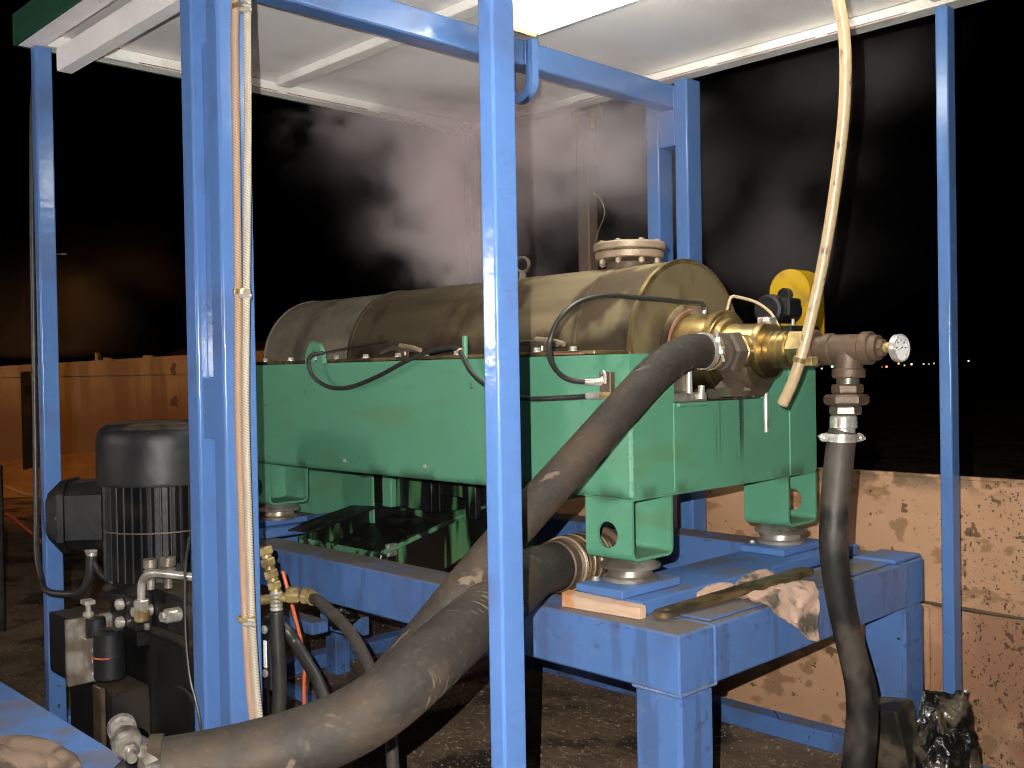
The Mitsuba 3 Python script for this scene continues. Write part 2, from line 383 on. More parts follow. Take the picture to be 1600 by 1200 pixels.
principled('oily_ground', c_ground, lambda p, n, uv: 0.5 + 0.4 * fbm(p.x * 5, p.y * 5, 2.0), bump=lambda p, n, uv: 0.012 * fbm(p.x * 36, p.y * 36, 0.0, 4) + 0.010 * smoothstep(0.30, 0.5, dr.abs(p.y * 22 - dr.floor(p.y * 22) - 0.5)) * fbm(p.x * 9, p.y * 9, 1.0), eps=2e-3)
principled('sandy_dirt', lambda p, n, uv: mix((0.22, 0.12, 0.055), (0.36, 0.22, 0.11), fbm(p.x * 3, p.y * 3, p.z * 3, 4)), 0.9, bump=lambda p, n, uv: 0.03 * fbm(p.x * 10, p.y * 10, p.z * 10))
braid = lambda p: dr.sin(p.z * 760 + (p.x + p.y) * 300)
principled('copper_braid', lambda p, n, uv: mix((0.66, 0.40, 0.26), (0.76, 0.54, 0.38), fbm(p.x * 40, p.y * 40, p.z * 8)) * (0.82 + 0.26 * braid(p)), 0.34, metallic=0.3, bump=lambda p, n, uv: 0.0014 * braid(p), eps=4e-4)
principled('pale_braid', lambda p, n, uv: mix((0.74, 0.60, 0.44), (0.86, 0.78, 0.64), fbm(p.x * 40, p.y * 40, p.z * 8)) * (0.80 + 0.26 * braid(p)), 0.30, metallic=0.3, bump=lambda p, n, uv: 0.0014 * braid(p), eps=4e-4)
principled('cream_rubber', lambda p, n, uv: mix(mix((0.50, 0.37, 0.215), (0.40, 0.28, 0.155), fbm(p.x * 9, p.y * 9, p.z * 9, 4)), (0.16, 0.11, 0.08), 0.8 * smoothstep(0.66, 0.76, fbm(p.x * 60, p.y * 60, p.z * 22, 3))), 0.34,
           bump=lambda p, n, uv: 0.0009 * fbm(p.x * 60, p.y * 60, p.z * 60))
principled('rag_cloth', lambda p, n, uv: mix((0.50, 0.33, 0.245), (0.10, 0.078, 0.058), smoothstep(0.42, 0.62, fbm(p.x * 15, p.y * 15, p.z * 15 + 5, 4))), 0.85, bump=lambda p, n, uv: 0.002 * fbm(p.x * 70, p.y * 70, p.z * 70) + 0.006 * fbm(p.x * 25, p.y * 25, p.z * 25))
principled('brown_rag_cloth', lambda p, n, uv: mix((0.20, 0.135, 0.095), (0.08, 0.055, 0.038), smoothstep(0.4, 0.66, fbm(p.x * 12, p.y * 12, p.z * 12, 4))), 0.85, bump=lambda p, n, uv: 0.002 * fbm(p.x * 80, p.y * 80, p.z * 80))
principled('raw_wood', lambda p, n, uv: mix(mix((0.66, 0.46, 0.33), (0.46, 0.29, 0.19), fbm(p.x * 4, p.y * 60, p.z * 60, 4)), (0.55, 0.20, 0.05), 0.7 * smoothstep(0.52, 0.66, fbm(p.x * 11 + 2.4, p.y * 8, p.z * 8))), 0.7, bump=lambda p, n, uv: 0.002 * fbm(p.x * 8, p.y * 90, p.z * 90))
principled('rusty_bar', lambda p, n, uv: mix((0.20, 0.135, 0.06), (0.07, 0.05, 0.03), smoothstep(0.38, 0.68, fbm(p.x * 18, p.y * 8, p.z * 18, 4))), 0.4, metallic=0.5, bump=lambda p, n, uv: 0.001 * fbm(p.x * 60, p.y * 60, p.z * 60))
principled('yellow_paint', lambda p, n, uv: mix((0.46, 0.27, 0.012), (0.30, 0.18, 0.02), smoothstep(0.45, 0.75, fbm(p.x * 9, p.y * 9, p.z * 9, 4))), 0.42)
principled('brown_paint', lambda p, n, uv: mix((0.16, 0.10, 0.065), (0.22, 0.15, 0.10), fbm(p.x * 3, p.y * 3, p.z * 3)), 0.6)
principled('white_enamel', (0.82, 0.81, 0.78), 0.3)
principled('black_ink', (0.012, 0.012, 0.014), 0.5)
principled('orange_sheath', (0.50, 0.10, 0.035), 0.45)
principled('oily_plastic', lambda p, n, uv: mix((0.006, 0.006, 0.006), (0.11, 0.085, 0.055), smoothstep(0.52, 0.72, fbm(p.x * 12, p.y * 12, p.z * 12, 4))), lambda p, n, uv: 0.14 + 0.3 * fbm(p.x * 14, p.y * 14, p.z * 14), bump=lambda p, n, uv: 0.012 * fbm(p.x * 22, p.y * 22, p.z * 22, 4))
principled('oily_timber', lambda p, n, uv: mix((0.10, 0.075, 0.05), (0.012, 0.010, 0.008), smoothstep(0.36, 0.6, fbm(p.x * 9, p.y * 9, p.z * 9, 4))), 0.5, bump=lambda p, n, uv: 0.006 * fbm(p.x * 40, p.y * 40, p.z * 12))
principled('pale_cord', (0.55, 0.33, 0.16), 0.6)
scene['lamp_grey'] = {'type': 'twosided', 'bsdf': {'type': 'diffuse', 'reflectance': {'type': 'rgb', 'value': [0.3, 0.3, 0.3]}}}

# ---------------------------------------------------------------- ground, dirt, walls
DECK = -0.17
s = 900.0
ground_piece('ground', trimesh.Trimesh([[-s, -s, DECK], [s, -s, DECK], [s, s, DECK], [-s, s, DECK]], [[0, 1, 2], [0, 2, 3]], process=False), 'oily_ground', smooth=False)


def gravel():
    g = np.random.default_rng(3)
    base = trimesh.creation.icosphere(subdivisions=0)
    vs, fs, k = [], [], 0
    for i in range(9000):
        x, y = g.uniform(-5.6, -0.9), g.uniform(1.1, 4.2)
        if meshkit.fbm(np.array([x * 2.2, y * 2.2, 0.5]), 3, 2) < 0.40: continue
        r = 0.0035 + 0.011 * g.random() ** 3
        v = base.vertices * (r * (0.55 + 0.6 * g.random((12, 1)))) * [1, 1, 0.7]
        a = g.uniform(0, 6.28)
        v = v @ np.array([[math.cos(a), -math.sin(a), 0], [math.sin(a), math.cos(a), 0], [0, 0, 1]])
        vs.append(v + [x, y, DECK + 0.25 * r]); fs.append(base.faces + k); k += 12
    return trimesh.Trimesh(np.vstack(vs), np.vstack(fs), process=False)


one('gravel', gravel(), 'oily_ground', 'loose oily brown grit scattered over the dark deck under the stand', 'gravel', kind='stuff', smooth=False)


def dirt_bank():
    n, m = 90, 16
    a, b = np.array([-20.5, 2.6]), np.array([-13.6, 9.8])
    d = (b - a) / np.linalg.norm(b - a); nrm = np.array([d[1], -d[0]])
    v = []
    for i in range(n):
        for j in range(m):
            s_, t_ = i / (n - 1), j / (m - 1)
            q = a + (b - a) * s_ + nrm * (t_ * 2.6 - 0.1)
            h = (1 - t_) ** 1.4 * 0.55 * (0.35 + meshkit.fbm(np.array([q[0] * 0.9, q[1] * 0.9, 0.0]), 4, 5)) + 0.12 * (1 - t_) * meshkit.fbm(np.array([q[0] * 5, q[1] * 5, 0.0]), 3, 8)
            v.append([q[0], q[1], DECK - 0.03 + h])
    i, j = np.meshgrid(np.arange(n - 1), np.arange(m - 1), indexing='ij')
    f = np.stack([i * m + j, i * m + j + 1, (i + 1) * m + j + 1, (i + 1) * m + j], -1).reshape(-1, 4)
    return trimesh.Trimesh(v, np.vstack([f[:, [0, 1, 2]], f[:, [0, 2, 3]]]), process=False)


ground_piece('dirt_bank', dirt_bank(), 'sandy_dirt', smooth=True)

# concrete pit wall, far left
W0, W1 = np.array([-21.0, 2.0]), np.array([-13.5, 9.8])
wd = (W1 - W0) / np.linalg.norm(W1 - W0); wn = np.array([wd[1], -wd[0]])     # wn looks towards the viewer


def wall_piece(s0, s1, z0, z1a, z1b, f, b):
    q = lambda s_, o, z: [*(W0 + wd * s_ + wn * o), z]
    return hull([q(s0, f, z0), q(s1, f, z0), q(s0, -b, z0), q(s1, -b, z0), q(s0, f, z1a), q(s1, f, z1b), q(s0, -b, z1a), q(s1, -b, z1b)])


wall = thing('concrete_wall', 'long stained concrete wall lit orange behind the black motor', 'wall')
L = np.linalg.norm(W1 - W0)
zt = lambda s_: 1.36 + 0.46 * (s_ / L) ** 1.0
cuts = [0, 4.1, L]
for a, b in zip(cuts[:-1], cuts[1:]):
    put('panel', wall_piece(a + 0.012, b - 0.012, DECK, zt(a), zt(b), 0.0, 0.3), 'stained_concrete', wall)
    put('coping', wall_piece(a + 0.004, b - 0.004, zt(a) + 0.004, zt(a) + 0.15, zt(b) + 0.15, 0.04, 0.34), 'stained_concrete', wall)
for s_, w_, h_ in ((6.42, 0.05, 0.13), (6.55, 0.14, 0.04), (7.2, 0.16, 0.04)):
    put('rubble', wall_piece(s_, s_ + w_, zt(s_) + 0.155, zt(s_) + 0.155 + h_, zt(s_) + 0.155 + 0.7 * h_, -0.06, 0.2), 'stained_concrete', wall)
st = thing('stanchion', 'dark upright steel stanchion standing against the orange lit concrete wall', 'post')
put('post', bx(-16.86, -16.74, 5.60, 5.72, DECK, 1.62, 0.01), 'tank_paint', st)
put('post', bx(-16.70, -16.64, 5.78, 5.84, DECK + 0.1, 1.52, 0.01), 'rust_pipe', st)
put('base_plate', bx(-16.95, -16.6, 5.5, 5.9, DECK, DECK + 0.06, 0.01), 'tank_paint', st)
one('earth_mound', lathe([(2.6, 0.0), (2.2, 0.35), (1.4, 0.62), (0.6, 0.72), (0.0, 0.74)], (-18.2, 10.6, 1.45), n=30), 'tank_paint', 'dark low mound rising behind the far concrete wall', 'mound', smooth=True)
one('dark_pole', cyl((-7.2, 2.24, DECK), (-7.2, 2.24, 0.93), 0.026, 10), 'tank_paint', 'thin dark pole at the left edge of the picture', 'pole')
one('ground_cord', tube([(-13.10, 3.85, 0.42), (-12.93, 3.90, 0.354), (-12.54, 4.01, 0.242), (-12.20, 4.08, 0.187), (-11.88, 4.12, 0.178), (-11.4, 4.2, 0.10)], 0.017, 8), 'pale_cord', 'upper of the pale cords running over the dirt at far left', 'cord')
one('ground_cord', tube([(-9.4, 2.70, 0.47), (-9.16, 2.754, 0.431), (-8.92, 2.853, 0.376), (-8.62, 2.875, 0.297), (-8.33, 2.883, 0.234), (-8.0, 2.9, 0.1)], 0.012, 8), 'orange_sheath', 'lower orange cord sloping down to the left post', 'cord')
one('thin_rod', cyl((-6.24, 2.20, 2.238), (-6.13, 2.31, 2.236), 0.006, 8), 'dull_steel', 'thin pale rod sticking out beside the left post against the night', 'rod')

# rusty steel wall behind the stand, right
rw = thing('steel_wall', 'rust spotted orange beige steel wall behind the stand', 'wall')
hole = sg.Point(-1.36, 0.935).buffer(0.028)
put('upper_plate', prism(sg.box(-4.6, 0.474, 0.6, 1.02).difference(affinity.scale(hole, 1.35, 0.8)), 'xz', 4.300, 4.312), 'rusty_plate', rw, smooth=False)
put('lower_plate', bx(-4.6, 0.6, 4.305, 4.318, DECK, 0.470, 0.003), 'rusty_plate', rw)
put('top_lip', bx(-4.6, 0.6, 4.297, 4.33, 1.010, 1.026, 0.004), 'rusty_plate', rw)
put('stiffener', bx(-1.92, -1.87, 4.285, 4.303, DECK, 0.455, 0.008), 'rusty_plate', rw)
put('seam_lip', tube([(-1.93, 4.297, 0.476), (-1.7, 4.296, 0.470), (-1.45, 4.297, 0.468)], [0.006, 0.010, 0.005], 8), 'rust_pipe', rw)

# ---------------------------------------------------------------- blue skid base on the deck
sk = thing('skid_base', 'blue steel skid beams lying on the deck around the stand', 'skid')
put('beam', bx(-5.0, -0.4, 4.00, 4.10, DECK, -0.085, 0.006), 'blue_paint', sk)
put('beam', bx(-5.0, -4.88, 1.50, 4.0, DECK, -0.09, 0.006), 'blue_paint', sk)
put('beam', bx(-4.87, -3.2, 1.53, 1.66, DECK, -0.09, 0.006), 'blue_paint', sk)
put('cross_beam', bx(-4.87, -4.0, 2.80, 2.86, DECK, -0.12, 0.006), 'blue_paint', sk)

# near blue platform at lower left
pf = thing('steel_platform', 'flat topped blue steel platform in the lower left foreground', 'platform')
put('top_plate', bx(-6.0, -1.95, 0.30, 1.035, 0.556, 0.570, 0.004), 'blue_paint', pf)
put('side_beam', bx(-6.0, -1.95, 0.955, 1.030, 0.42, 0.553, 0.006), 'blue_paint', pf)
for x in (-5.8, -4.0, -2.1):
    put('leg', bx(x - 0.05, x + 0.05, 0.93, 1.02, DECK, 0.417, 0.006), 'blue_paint', pf)
    put('leg', bx(x - 0.05, x + 0.05, 0.33, 0.42, DECK, 0.553, 0.006), 'blue_paint', pf)

# ---------------------------------------------------------------- canopy: posts, portal columns, beam, roof
cn = thing('equipment_canopy', 'blue steel canopy frame with white roof built over the green machine', 'canopy')
post = lambda x, y: rtube(x - 0.05, x, y, y + 0.072, DECK, 2.895, 0.008)
XP0, XP1, YP0, YP1 = -4.426, -1.643, 1.556, 3.994
for x, y in ((XP0, YP0), (XP1, YP0), (XP1, YP1), (XP0, YP1)):
    put('post', post(x, y), 'blue_paint', cn, smooth=50)
for y0, near in ((1.556, True), (3.994, False)):
    col = numbered(cn + '__column')
    put('tube', rtube(-2.956, -2.879, y0, y0 + 0.115, DECK, 2.882, 0.011), 'blue_paint', col, smooth=50)
    put('tube', rtube(-3.130, -3.050, y0, y0 + 0.115, DECK, 2.882, 0.011), 'blue_paint', col, smooth=50)
    if near:
        put('spacer_plate', bx(-3.049, -2.957, y0 + 0.035, y0 + 0.05, 1.495, 2.575, 0.003), 'blue_paint', col)
        put('spacer_plate', bx(-3.049, -2.957, y0 + 0.012, y0 + 0.10, 1.30, 1.492, 0.004), 'blue_paint', col)
        put('spacer_plate', bx(-3.049, -2.957, y0 + 0.060, y0 + 0.075, DECK, 1.297, 0.003), 'blue_paint', col)
        put('spacer_plate', bx(-3.049, -2.957, y0 + 0.060, y0 + 0.075, 2.578, 2.752, 0.003), 'blue_paint', col)
    else:
        put('spacer_plate', bx(-3.049, -2.957, y0 + 0.006, y0 + 0.10, 2.575, 2.752, 0.003), 'blue_paint', col)
        put('weld', weld((-2.958, y0 + 0.004, 2.575), (-2.958, y0 + 0.004, 2.86), 0.005, 4), 'blue_paint', col)
        put('weld', weld((-3.048, y0 + 0.004, 2.575), (-3.048, y0 + 0.004, 2.752), 0.005, 5), 'blue_paint', col)
beam = put('cross_beam', prism(rrect(-3.048, -2.958, 2.755, 2.866, 0.011), 'xz', 1.560, 4.10), 'blue_paint', cn, smooth=50)
# lifting eye: a U-shaped plate slung round the beam
outer = sg.box(-3.09, 2.70, -2.916, 2.862).union(sg.Point(-3.003, 2.70).buffer(0.087))
inner = sg.box(-3.049, 2.69, -2.957, 2.90).union(sg.Point(-3.003, 2.695).buffer(0.045))
put('lifting_eye', prism(outer.difference(inner), 'xz', 2.985, 3.020), 'blue_paint', beam, smooth=25)
put('weld', weld((-2.955, 2.982, 2.76), (-2.955, 2.982, 2.86), 0.006, 6), 'blue_paint', beam)
# roof
RX0, RX1, RY0, RY1 = -4.50, -0.60, 1.505, 4.085
roof = numbered(cn + '__roof')
for x0, x1 in ((RX0 + 0.012, -3.30), (-3.296, -2.06), (-2.056, RX1)):
    for y0, y1 in ((RY0 + 0.012, 2.778), (2.782, RY1 - 0.012)):
        put('ceiling_panel', bx(x0, x1, y0, y1, 2.975, 3.0, 0.003), 'white_roof', roof)
put('fascia', bx(RX0, RX1, RY0 - 0.010, RY0 + 0.006, 2.898, 3.03, 0.003), 'green_roof', roof)
put('fascia', bx(RX0 - 0.010, RX0 + 0.006, RY0 + 0.008, RY1, 2.900, 3.03, 0.003), 'green_roof', roof)


def rim_bar(x0, x1, y0, y1, web):
    """perimeter angle: a flat leg underneath and an upright leg"""
    m = [bx(x0, x1, y0, y1, 2.900, 2.908, 0.002)]
    wx0, wx1, wy0, wy1 = web
    m.append(bx(wx0, wx1, wy0, wy1, 2.9095, 2.974, 0.002))
    return join(*m)


put('edge_angle', rim_bar(RX0 + 0.010, -4.41, RY0 + 0.10, RY1 - 0.10, (RX0 + 0.010, RX0 + 0.018, RY0 + 0.10, RY1 - 0.10)), 'white_trim', roof)
put('edge_angle', rim_bar(RX0 + 0.010, RX1, RY1 - 0.095, RY1 - 0.006, (RX0 + 0.010, RX1, RY1 - 0.014, RY1 - 0.006)), 'white_trim', roof)
put('edge_angle', rim_bar(RX0 + 0.010, RX1, RY0 + 0.010, RY0 + 0.095, (RX0 + 0.010, RX1, RY0 + 0.010, RY0 + 0.018)), 'white_roof', roof)
put('edge_beam', bx(-4.415, -0.65, 1.640, 1.705, 2.800, 2.897, 0.004), 'white_roof', roof)
put('joist', bx(-4.41, -1.70, 2.700, 2.775, 2.932, 2.973, 0.003), 'white_trim', roof)
put('joist', bx(-1.695, -1.640, 1.71, 3.985, 2.915, 2.973, 0.003), 'white_trim', roof)
for (a, b, y) in ((-4.36, -3.9, 3.998), (-3.6, -3.2, 3.998), (-3.1, -2.75, 3.998), (-2.7, -2.2, 3.998), (-2.15, -1.8, 3.998)):
    put('sealant_seam', bx(a, b, y - 0.012, y - 0.009, 2.903, 2.9075, 0.001), 'sealant_line', roof)
    put('sealant_seam', bx(-4.406, -4.403, y - 2.0 + (a + 4.36) * 0.6, y - 1.75 + (a + 4.36) * 0.6, 2.903, 2.9075, 0.001), 'sealant_line', roof)
one('ceiling_cable', tube([(-4.126, 1.72, 2.94), (-3.998, 1.72, 2.93), (-3.814, 1.725, 2.92), (-3.617, 1.73, 2.915), (-3.423, 1.735, 2.92), (-3.1, 1.74, 2.93), (-2.6, 1.745, 2.93)], 0.012, 8), 'black_rubber', 'black cable sagging under the front edge of the white roof', 'cable')

# fluorescent lamp under the roof
fl = thing('fluorescent_lamp', 'glowing white fluorescent batten under the white roof', 'lamp')
put('housing', bx(-2.80, -1.10, 2.70, 2.81, 2.902, 2.931, 0.006), 'white_enamel', fl)
key = put('diffuser', bx(-2.765, -1.13, 2.640, 2.870, 2.800, 2.900, 0.03), 'white_enamel', fl)
scene[key]['emitter'] = {'type': 'area', 'radiance': {'type': 'rgb', 'value': [17, 16.6, 14.4]}, 'sampling_weight': 2.0}
put('end_cap', bx(-2.802, -2.767, 2.636, 2.874, 2.804, 2.898, 0.012), 'cream_rubber', fl)
put('end_cap', bx(-1.128, -1.095, 2.636, 2.874, 2.804, 2.898, 0.012), 'cream_rubber', fl)

# ---------------------------------------------------------------- blue stand under the centrifuge
sd = thing('machine_stand', 'heavy blue steel stand carrying the green centrifuge', 'stand')
ZT, ZB = 0.740, 0.566
SX0, SX1, SY0, SY1 = -4.86, -1.733, 2.330, 3.930
put('front_beam', bx(SX0, SX1 - 0.001, SY0, SY0 + 0.172, ZB, ZT, 0.006), 'dusty_blue_paint', sd)
put('rear_beam', bx(SX0, SX1 - 0.001, SY1 - 0.172, SY1, ZB, ZT, 0.006), 'dusty_blue_paint', sd)
put('end_beam', bx(SX1 - 0.172, SX1, SY0 + 0.174, SY1 - 0.174, ZB, ZT - 0.001, 0.006), 'dusty_blue_paint', sd)
put('end_beam', bx(SX0, SX0 + 0.172, SY0 + 0.174, SY1 - 0.174, ZB, ZT - 0.001, 0.006), 'dusty_blue_paint', sd)
for x in (SX0, SX1 - 0.172):
    for y in (SY0, SY1 - 0.172):
        lg = put('leg', bx(x + 0.002, x + 0.170, y + 0.002, y + 0.170, DECK + 0.02, ZB - 0.002, 0.012), 'dusty_blue_paint', sd)
        put('foot_plate', bx(x - 0.03, x + 0.20, y - 0.03, y + 0.20, DECK, DECK + 0.019, 0.004), 'dusty_blue_paint', lg)
put('weld', join(weld((SX1 - 0.17, SY0 - 0.001, ZB), (SX1, SY0 - 0.001, ZB), 0.006, 3), weld((SX1 + 0.001, SY0, ZB), (SX1 + 0.001, SY0 + 0.174, ZB), 0.006, 8), weld((SX1 + 0.001, SY0 + 0.173, ZB), (SX1 + 0.001, SY0 + 0.173, ZT - 0.01), 0.006, 9)), 'dusty_blue_paint', sd)
# raised cross channels with the mounting blocks
for x0, x1 in ((-2.205, -1.945), (-4.42, -4.16)):
    ch = put('cross_channel', bx(x0, x1, SY0 + 0.10, SY1 - 0.12, ZT + 0.002, ZT + 0.046, 0.005), 'blue_paint', sd)
    for y in (2.41, 3.35):
        put('mount_block', bx(x0 + 0.005, x1 - 0.06, y, y + 0.30, ZT + 0.048, ZT + 0.0745, 0.004), 'blue_paint', ch)
put('corner_plate', bx(-1.90, -1.740, 3.70, 3.92, ZT + 0.001, ZT + 0.016, 0.004), 'blue_paint', sd)
put('support_leg', bx(-4.80, -4.70, 3.18, 3.28, DECK, ZB - 0.002, 0.006), 'blue_paint', sd)
put('drip_plate', bx(-1.905, -1.76, SY0 + 0.19, SY1 - 0.2, ZT + 0.001, ZT + 0.008, 0.002), 'dusty_blue_paint', sd)
for (x, y, z0, h, w) in ((-4.2, 2.85, 0.22, 0.09, 0.30), (-4.05, 2.5, 0.33, 0.055, 0.34)):
    put('brace', bx(x - w / 2, x + w / 2, y, y + 0.09, z0, z0 + h, 0.005), 'dusty_blue_paint', sd)

# ---------------------------------------------------------------- the centrifuge
ce = thing('decanter_centrifuge', 'large decanter centrifuge with brown drum casing on a green box frame', 'centrifuge')
FX0, FX1, FY0, FY1, FZ0, FZ1 = -4.85, -2.009, 2.466, 3.606, 1.085, 1.547
body = rrect(FY0, FY1, FZ0, FZ1 + 0.2, 0.028).intersection(sg.box(FY0, FZ0 - 1, FY1, FZ1))
notch = sg.box(2.694, 1.385, 3.245, 2.0)
frame_box = join(prism(body, 'yz', FX0, -2.212), prism(body.difference(notch).difference(sg.box(3.2, 1.515, 4, 2)), 'yz', -2.2115, FX1))
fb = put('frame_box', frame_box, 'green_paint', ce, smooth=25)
put('weld', weld((FX1 - 0.001, FY0 + 0.001, 1.10), (FX1 - 0.001, FY0 + 0.001, 1.40), 0.0105, 11), 'glossy_weld', fb)
put('weld', weld((FX1, 3.41, 1.09), (FX1, 3.41, 1.505), 0.004, 12), 'green_paint', fb)
put('weld', weld((FX1, 2.69, 1.10), (FX1, 2.69, 1.385), 0.0035, 13), 'green_paint', fb)
put('bolt_head', bolt((-3.55, FY0, 1.135), (0, -1, 0), 0.006, 0.006), 'bright_steel', fb)
put('bolt_head', bolt((-3.02, FY0, 1.14), (0, -1, 0), 0.006, 0.006), 'bright_steel', fb)
lug = sg.box(-0.105, -0.02, 0.105, 0.025).union(sg.Point(0, 0.03).buffer(0.098)).intersection(sg.box(-1, -0.02, 1, 1)).difference(sg.Point(0.0, 0.035).buffer(0.042))
put('lifting_lug', prism(affinity.translate(affinity.scale(lug, 0.64, 0.74, origin=(0, 0)), -3.79, FZ1 + 0.002), 'xz', FY0 + 0.012, FY0 + 0.034), 'green_paint', fb, smooth=25)
put('hose_post', bx(-2.800, -2.782, 2.470, 2.486, FZ1 + 0.001, FZ1 + 0.085, 0.003), 'green_paint', fb)


def u_leg(x0, x1, y0, y1):
    """a folded plate leg, open towards the feed end, pierced by a round hole"""
    z0 = 0.892
    t = 0.010
    out = rrect(y0, y1, z0, 1.2, 0.028).intersection(sg.box(0, 0, 9, FZ0 + 0.002))
    inn = rrect(y0 + t, y1 - t, z0 + t, 1.3, 0.02)
    m = prism(out.difference(inn), 'yz', x0, x1)
    if x0 < -3: m = trimesh.boolean.union([m, prism(out, 'yz', x0, x0 + t)], engine='manifold')
    y = y0 if y0 < 3 else y1
    cut = cyl((0.5 * (x0 + x1) - 0.004, y - 0.03, 0.972), (0.5 * (x0 + x1) - 0.004, y + 0.03, 0.972), 0.042, 36)
    return trimesh.boolean.difference([m, cut], engine='manifold')


for x0 in (-2.203, -4.36):
    for y0, y1 in ((2.468, 2.679), (3.393, 3.604)):
        put('leg', u_leg(x0, x0 + 0.193, y0, y1), 'green_paint', ce, smooth=25)
        c = (x0 + 0.0965, (y0 + y1) / 2, ZT + 0.075)
        iso = put('vibration_mount', lathe([(0.0, 0.0), (0.088, 0.0), (0.090, 0.012), (0.074, 0.018), (0.072, 0.036), (0.098, 0.042), (0.101, 0.052), (0.060, 0.074), (0.058, 0.0765), (0, 0.0765)], c), 'dull_steel', ce, smooth=35)
        put('bolt_head', bolt((c[0] - 0.075, c[1] - 0.085, ZT + 0.0745), (0, 0, 1), 0.010, 0.008), 'bright_steel', iso)
put('weld', join(weld((-2.2, 2.466, 1.092), (-2.012, 2.466, 1.087), 0.004, 14), weld((-2.009, 2.47, 1.089), (-2.009, 2.68, 1.089), 0.004, 15)), 'green_paint', ce)

# casing
AY, AZ, R = 3.04, 1.557, 0.333
drum = lambda x0, x1, r, th=0.008: lathe([(r - th, x0), (r - 0.002, x0), (r, x0 + 0.003), (r, x1 - 0.003), (r - 0.002, x1), (r - th, x1)], (0, AY, AZ), (1, 0, 0), 96)
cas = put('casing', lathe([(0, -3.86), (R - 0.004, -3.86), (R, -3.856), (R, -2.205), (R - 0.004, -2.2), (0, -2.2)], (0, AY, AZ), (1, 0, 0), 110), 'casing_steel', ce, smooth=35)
put('end_rim', lathe([(R + 0.001, -2.216), (R + 0.006, -2.212), (R + 0.006, -2.196), (R - 0.006, -2.194), (R - 0.010, -2.198)], (0, AY, AZ), (1, 0, 0), 110), 'gilt_steel', cas, smooth=35)
put('end_plate', lathe([(0, -2.1995), (R - 0.012, -2.1995), (R - 0.012, -2.196), (0, -2.196)], (0, AY, AZ), (1, 0, 0), 110), 'end_plate_steel', cas, smooth=35)
put('band', drum(-2.475, -2.455, R + 0.004), 'casing_steel', cas, smooth=35)
put('band', drum(-3.862, -3.838, R + 0.006), 'casing_steel', cas, smooth=35)
cas2 = put('solids_end_casing', lathe([(0, -4.60), (R - 0.012, -4.60), (R - 0.004, -4.59), (R - 0.004, -3.866), (0, -3.866)], (0, AY, AZ), (1, 0, 0), 110), 'grey_casing_steel', ce, smooth=35)
put('end_rim', drum(-4.604, -4.592, R + 0.002), 'grey_casing_steel', cas2, smooth=35)
fs = put('casing_flange', bx(-4.62, -2.20, 2.520, 2.715, FZ1 + 0.003, FZ1 + 0.017, 0.003), 'rusty_bar', ce)
for x in np.linspace(-4.5, -2.3, 12):
    put('bolt_head', bolt((x + 0.02 * math.sin(9 * x), 2.548, FZ1 + 0.017), (0, 0, 1), 0.013, 0.013), 'bright_steel', fs)
put('sealant', bx(-2.36, -2.235, 2.49, 2.516, FZ1 + 0.003, FZ1 + 0.010, 0.002), 'red_sealant', ce)
for x in (-3.30, -2.52):
    cl = put('toggle_clamp', tube([(x - 0.16, 2.60, 1.585), (x - 0.08, 2.59, 1.600), (x, 2.58, 1.598), (x + 0.10, 2.58, 1.590)], 0.010, 10), 'dark_steel', ce)
    put('latch', bx(x - 0.03, x + 0.03, 2.575, 2.60, 1.566, 1.592, 0.004), 'dark_steel', cl)
    put('handle', tube([(x + 0.0, 2.575, 1.612), (x + 0.09, 2.565, 1.602), (x + 0.15, 2.56, 1.588)], 0.009, 10), 'tan_iron', cl)
eye = lambda c: trimesh.creation.torus(0.030, 0.008, major_sections=28, minor_sections=12).apply_transform(trimesh.transformations.rotation_matrix(math.pi / 2, [1, 0.55, 0])).apply_translation(c)
put('eye_bolt', join(eye([-3.05, AY, 1.948]), cyl((-3.05, AY, 1.885), (-3.05, AY, 1.922), 0.016, 16)), 'dull_steel', ce)
# inspection flange on top
ic = (-2.468, AY)
nk = put('inspection_neck', lathe([(0.092, 1.85), (0.088, 1.905), (0.0, 1.905)], (*ic, 0)), 'rust_pipe', ce)
put('lower_flange', lathe([(0, 1.918), (0.126, 1.918), (0.130, 1.922), (0.130, 1.943), (0.126, 1.946), (0, 1.946)], (*ic, 0), n=48), 'tan_iron', nk)
put('gasket', lathe([(0, 1.946), (0.127, 1.946), (0.127, 1.951), (0, 1.951)], (*ic, 0), n=48), 'rust_pipe', nk)
put('cover', lathe([(0, 1.951), (0.133, 1.951), (0.137, 1.955), (0.137, 1.974), (0.130, 1.980), (0.090, 1.981), (0.085, 1.986), (0, 1.988)], (*ic, 0), n=48), 'tan_iron', nk)
for a in np.arange(8) / 8 * 2 * math.pi + 0.3:
    q = np.array([ic[0] + 0.112 * math.cos(a), ic[1] + 0.112 * math.sin(a), 1.980])
    put('bolt', join(bolt(q, (0, 0, 1), 0.010, 0.005), hexa(q + [0, 0, -0.082], q + [0, 0, -0.064], 0.012), cyl(q + [0, 0, -0.085], q, 0.006, 10)), 'tan_iron', nk)

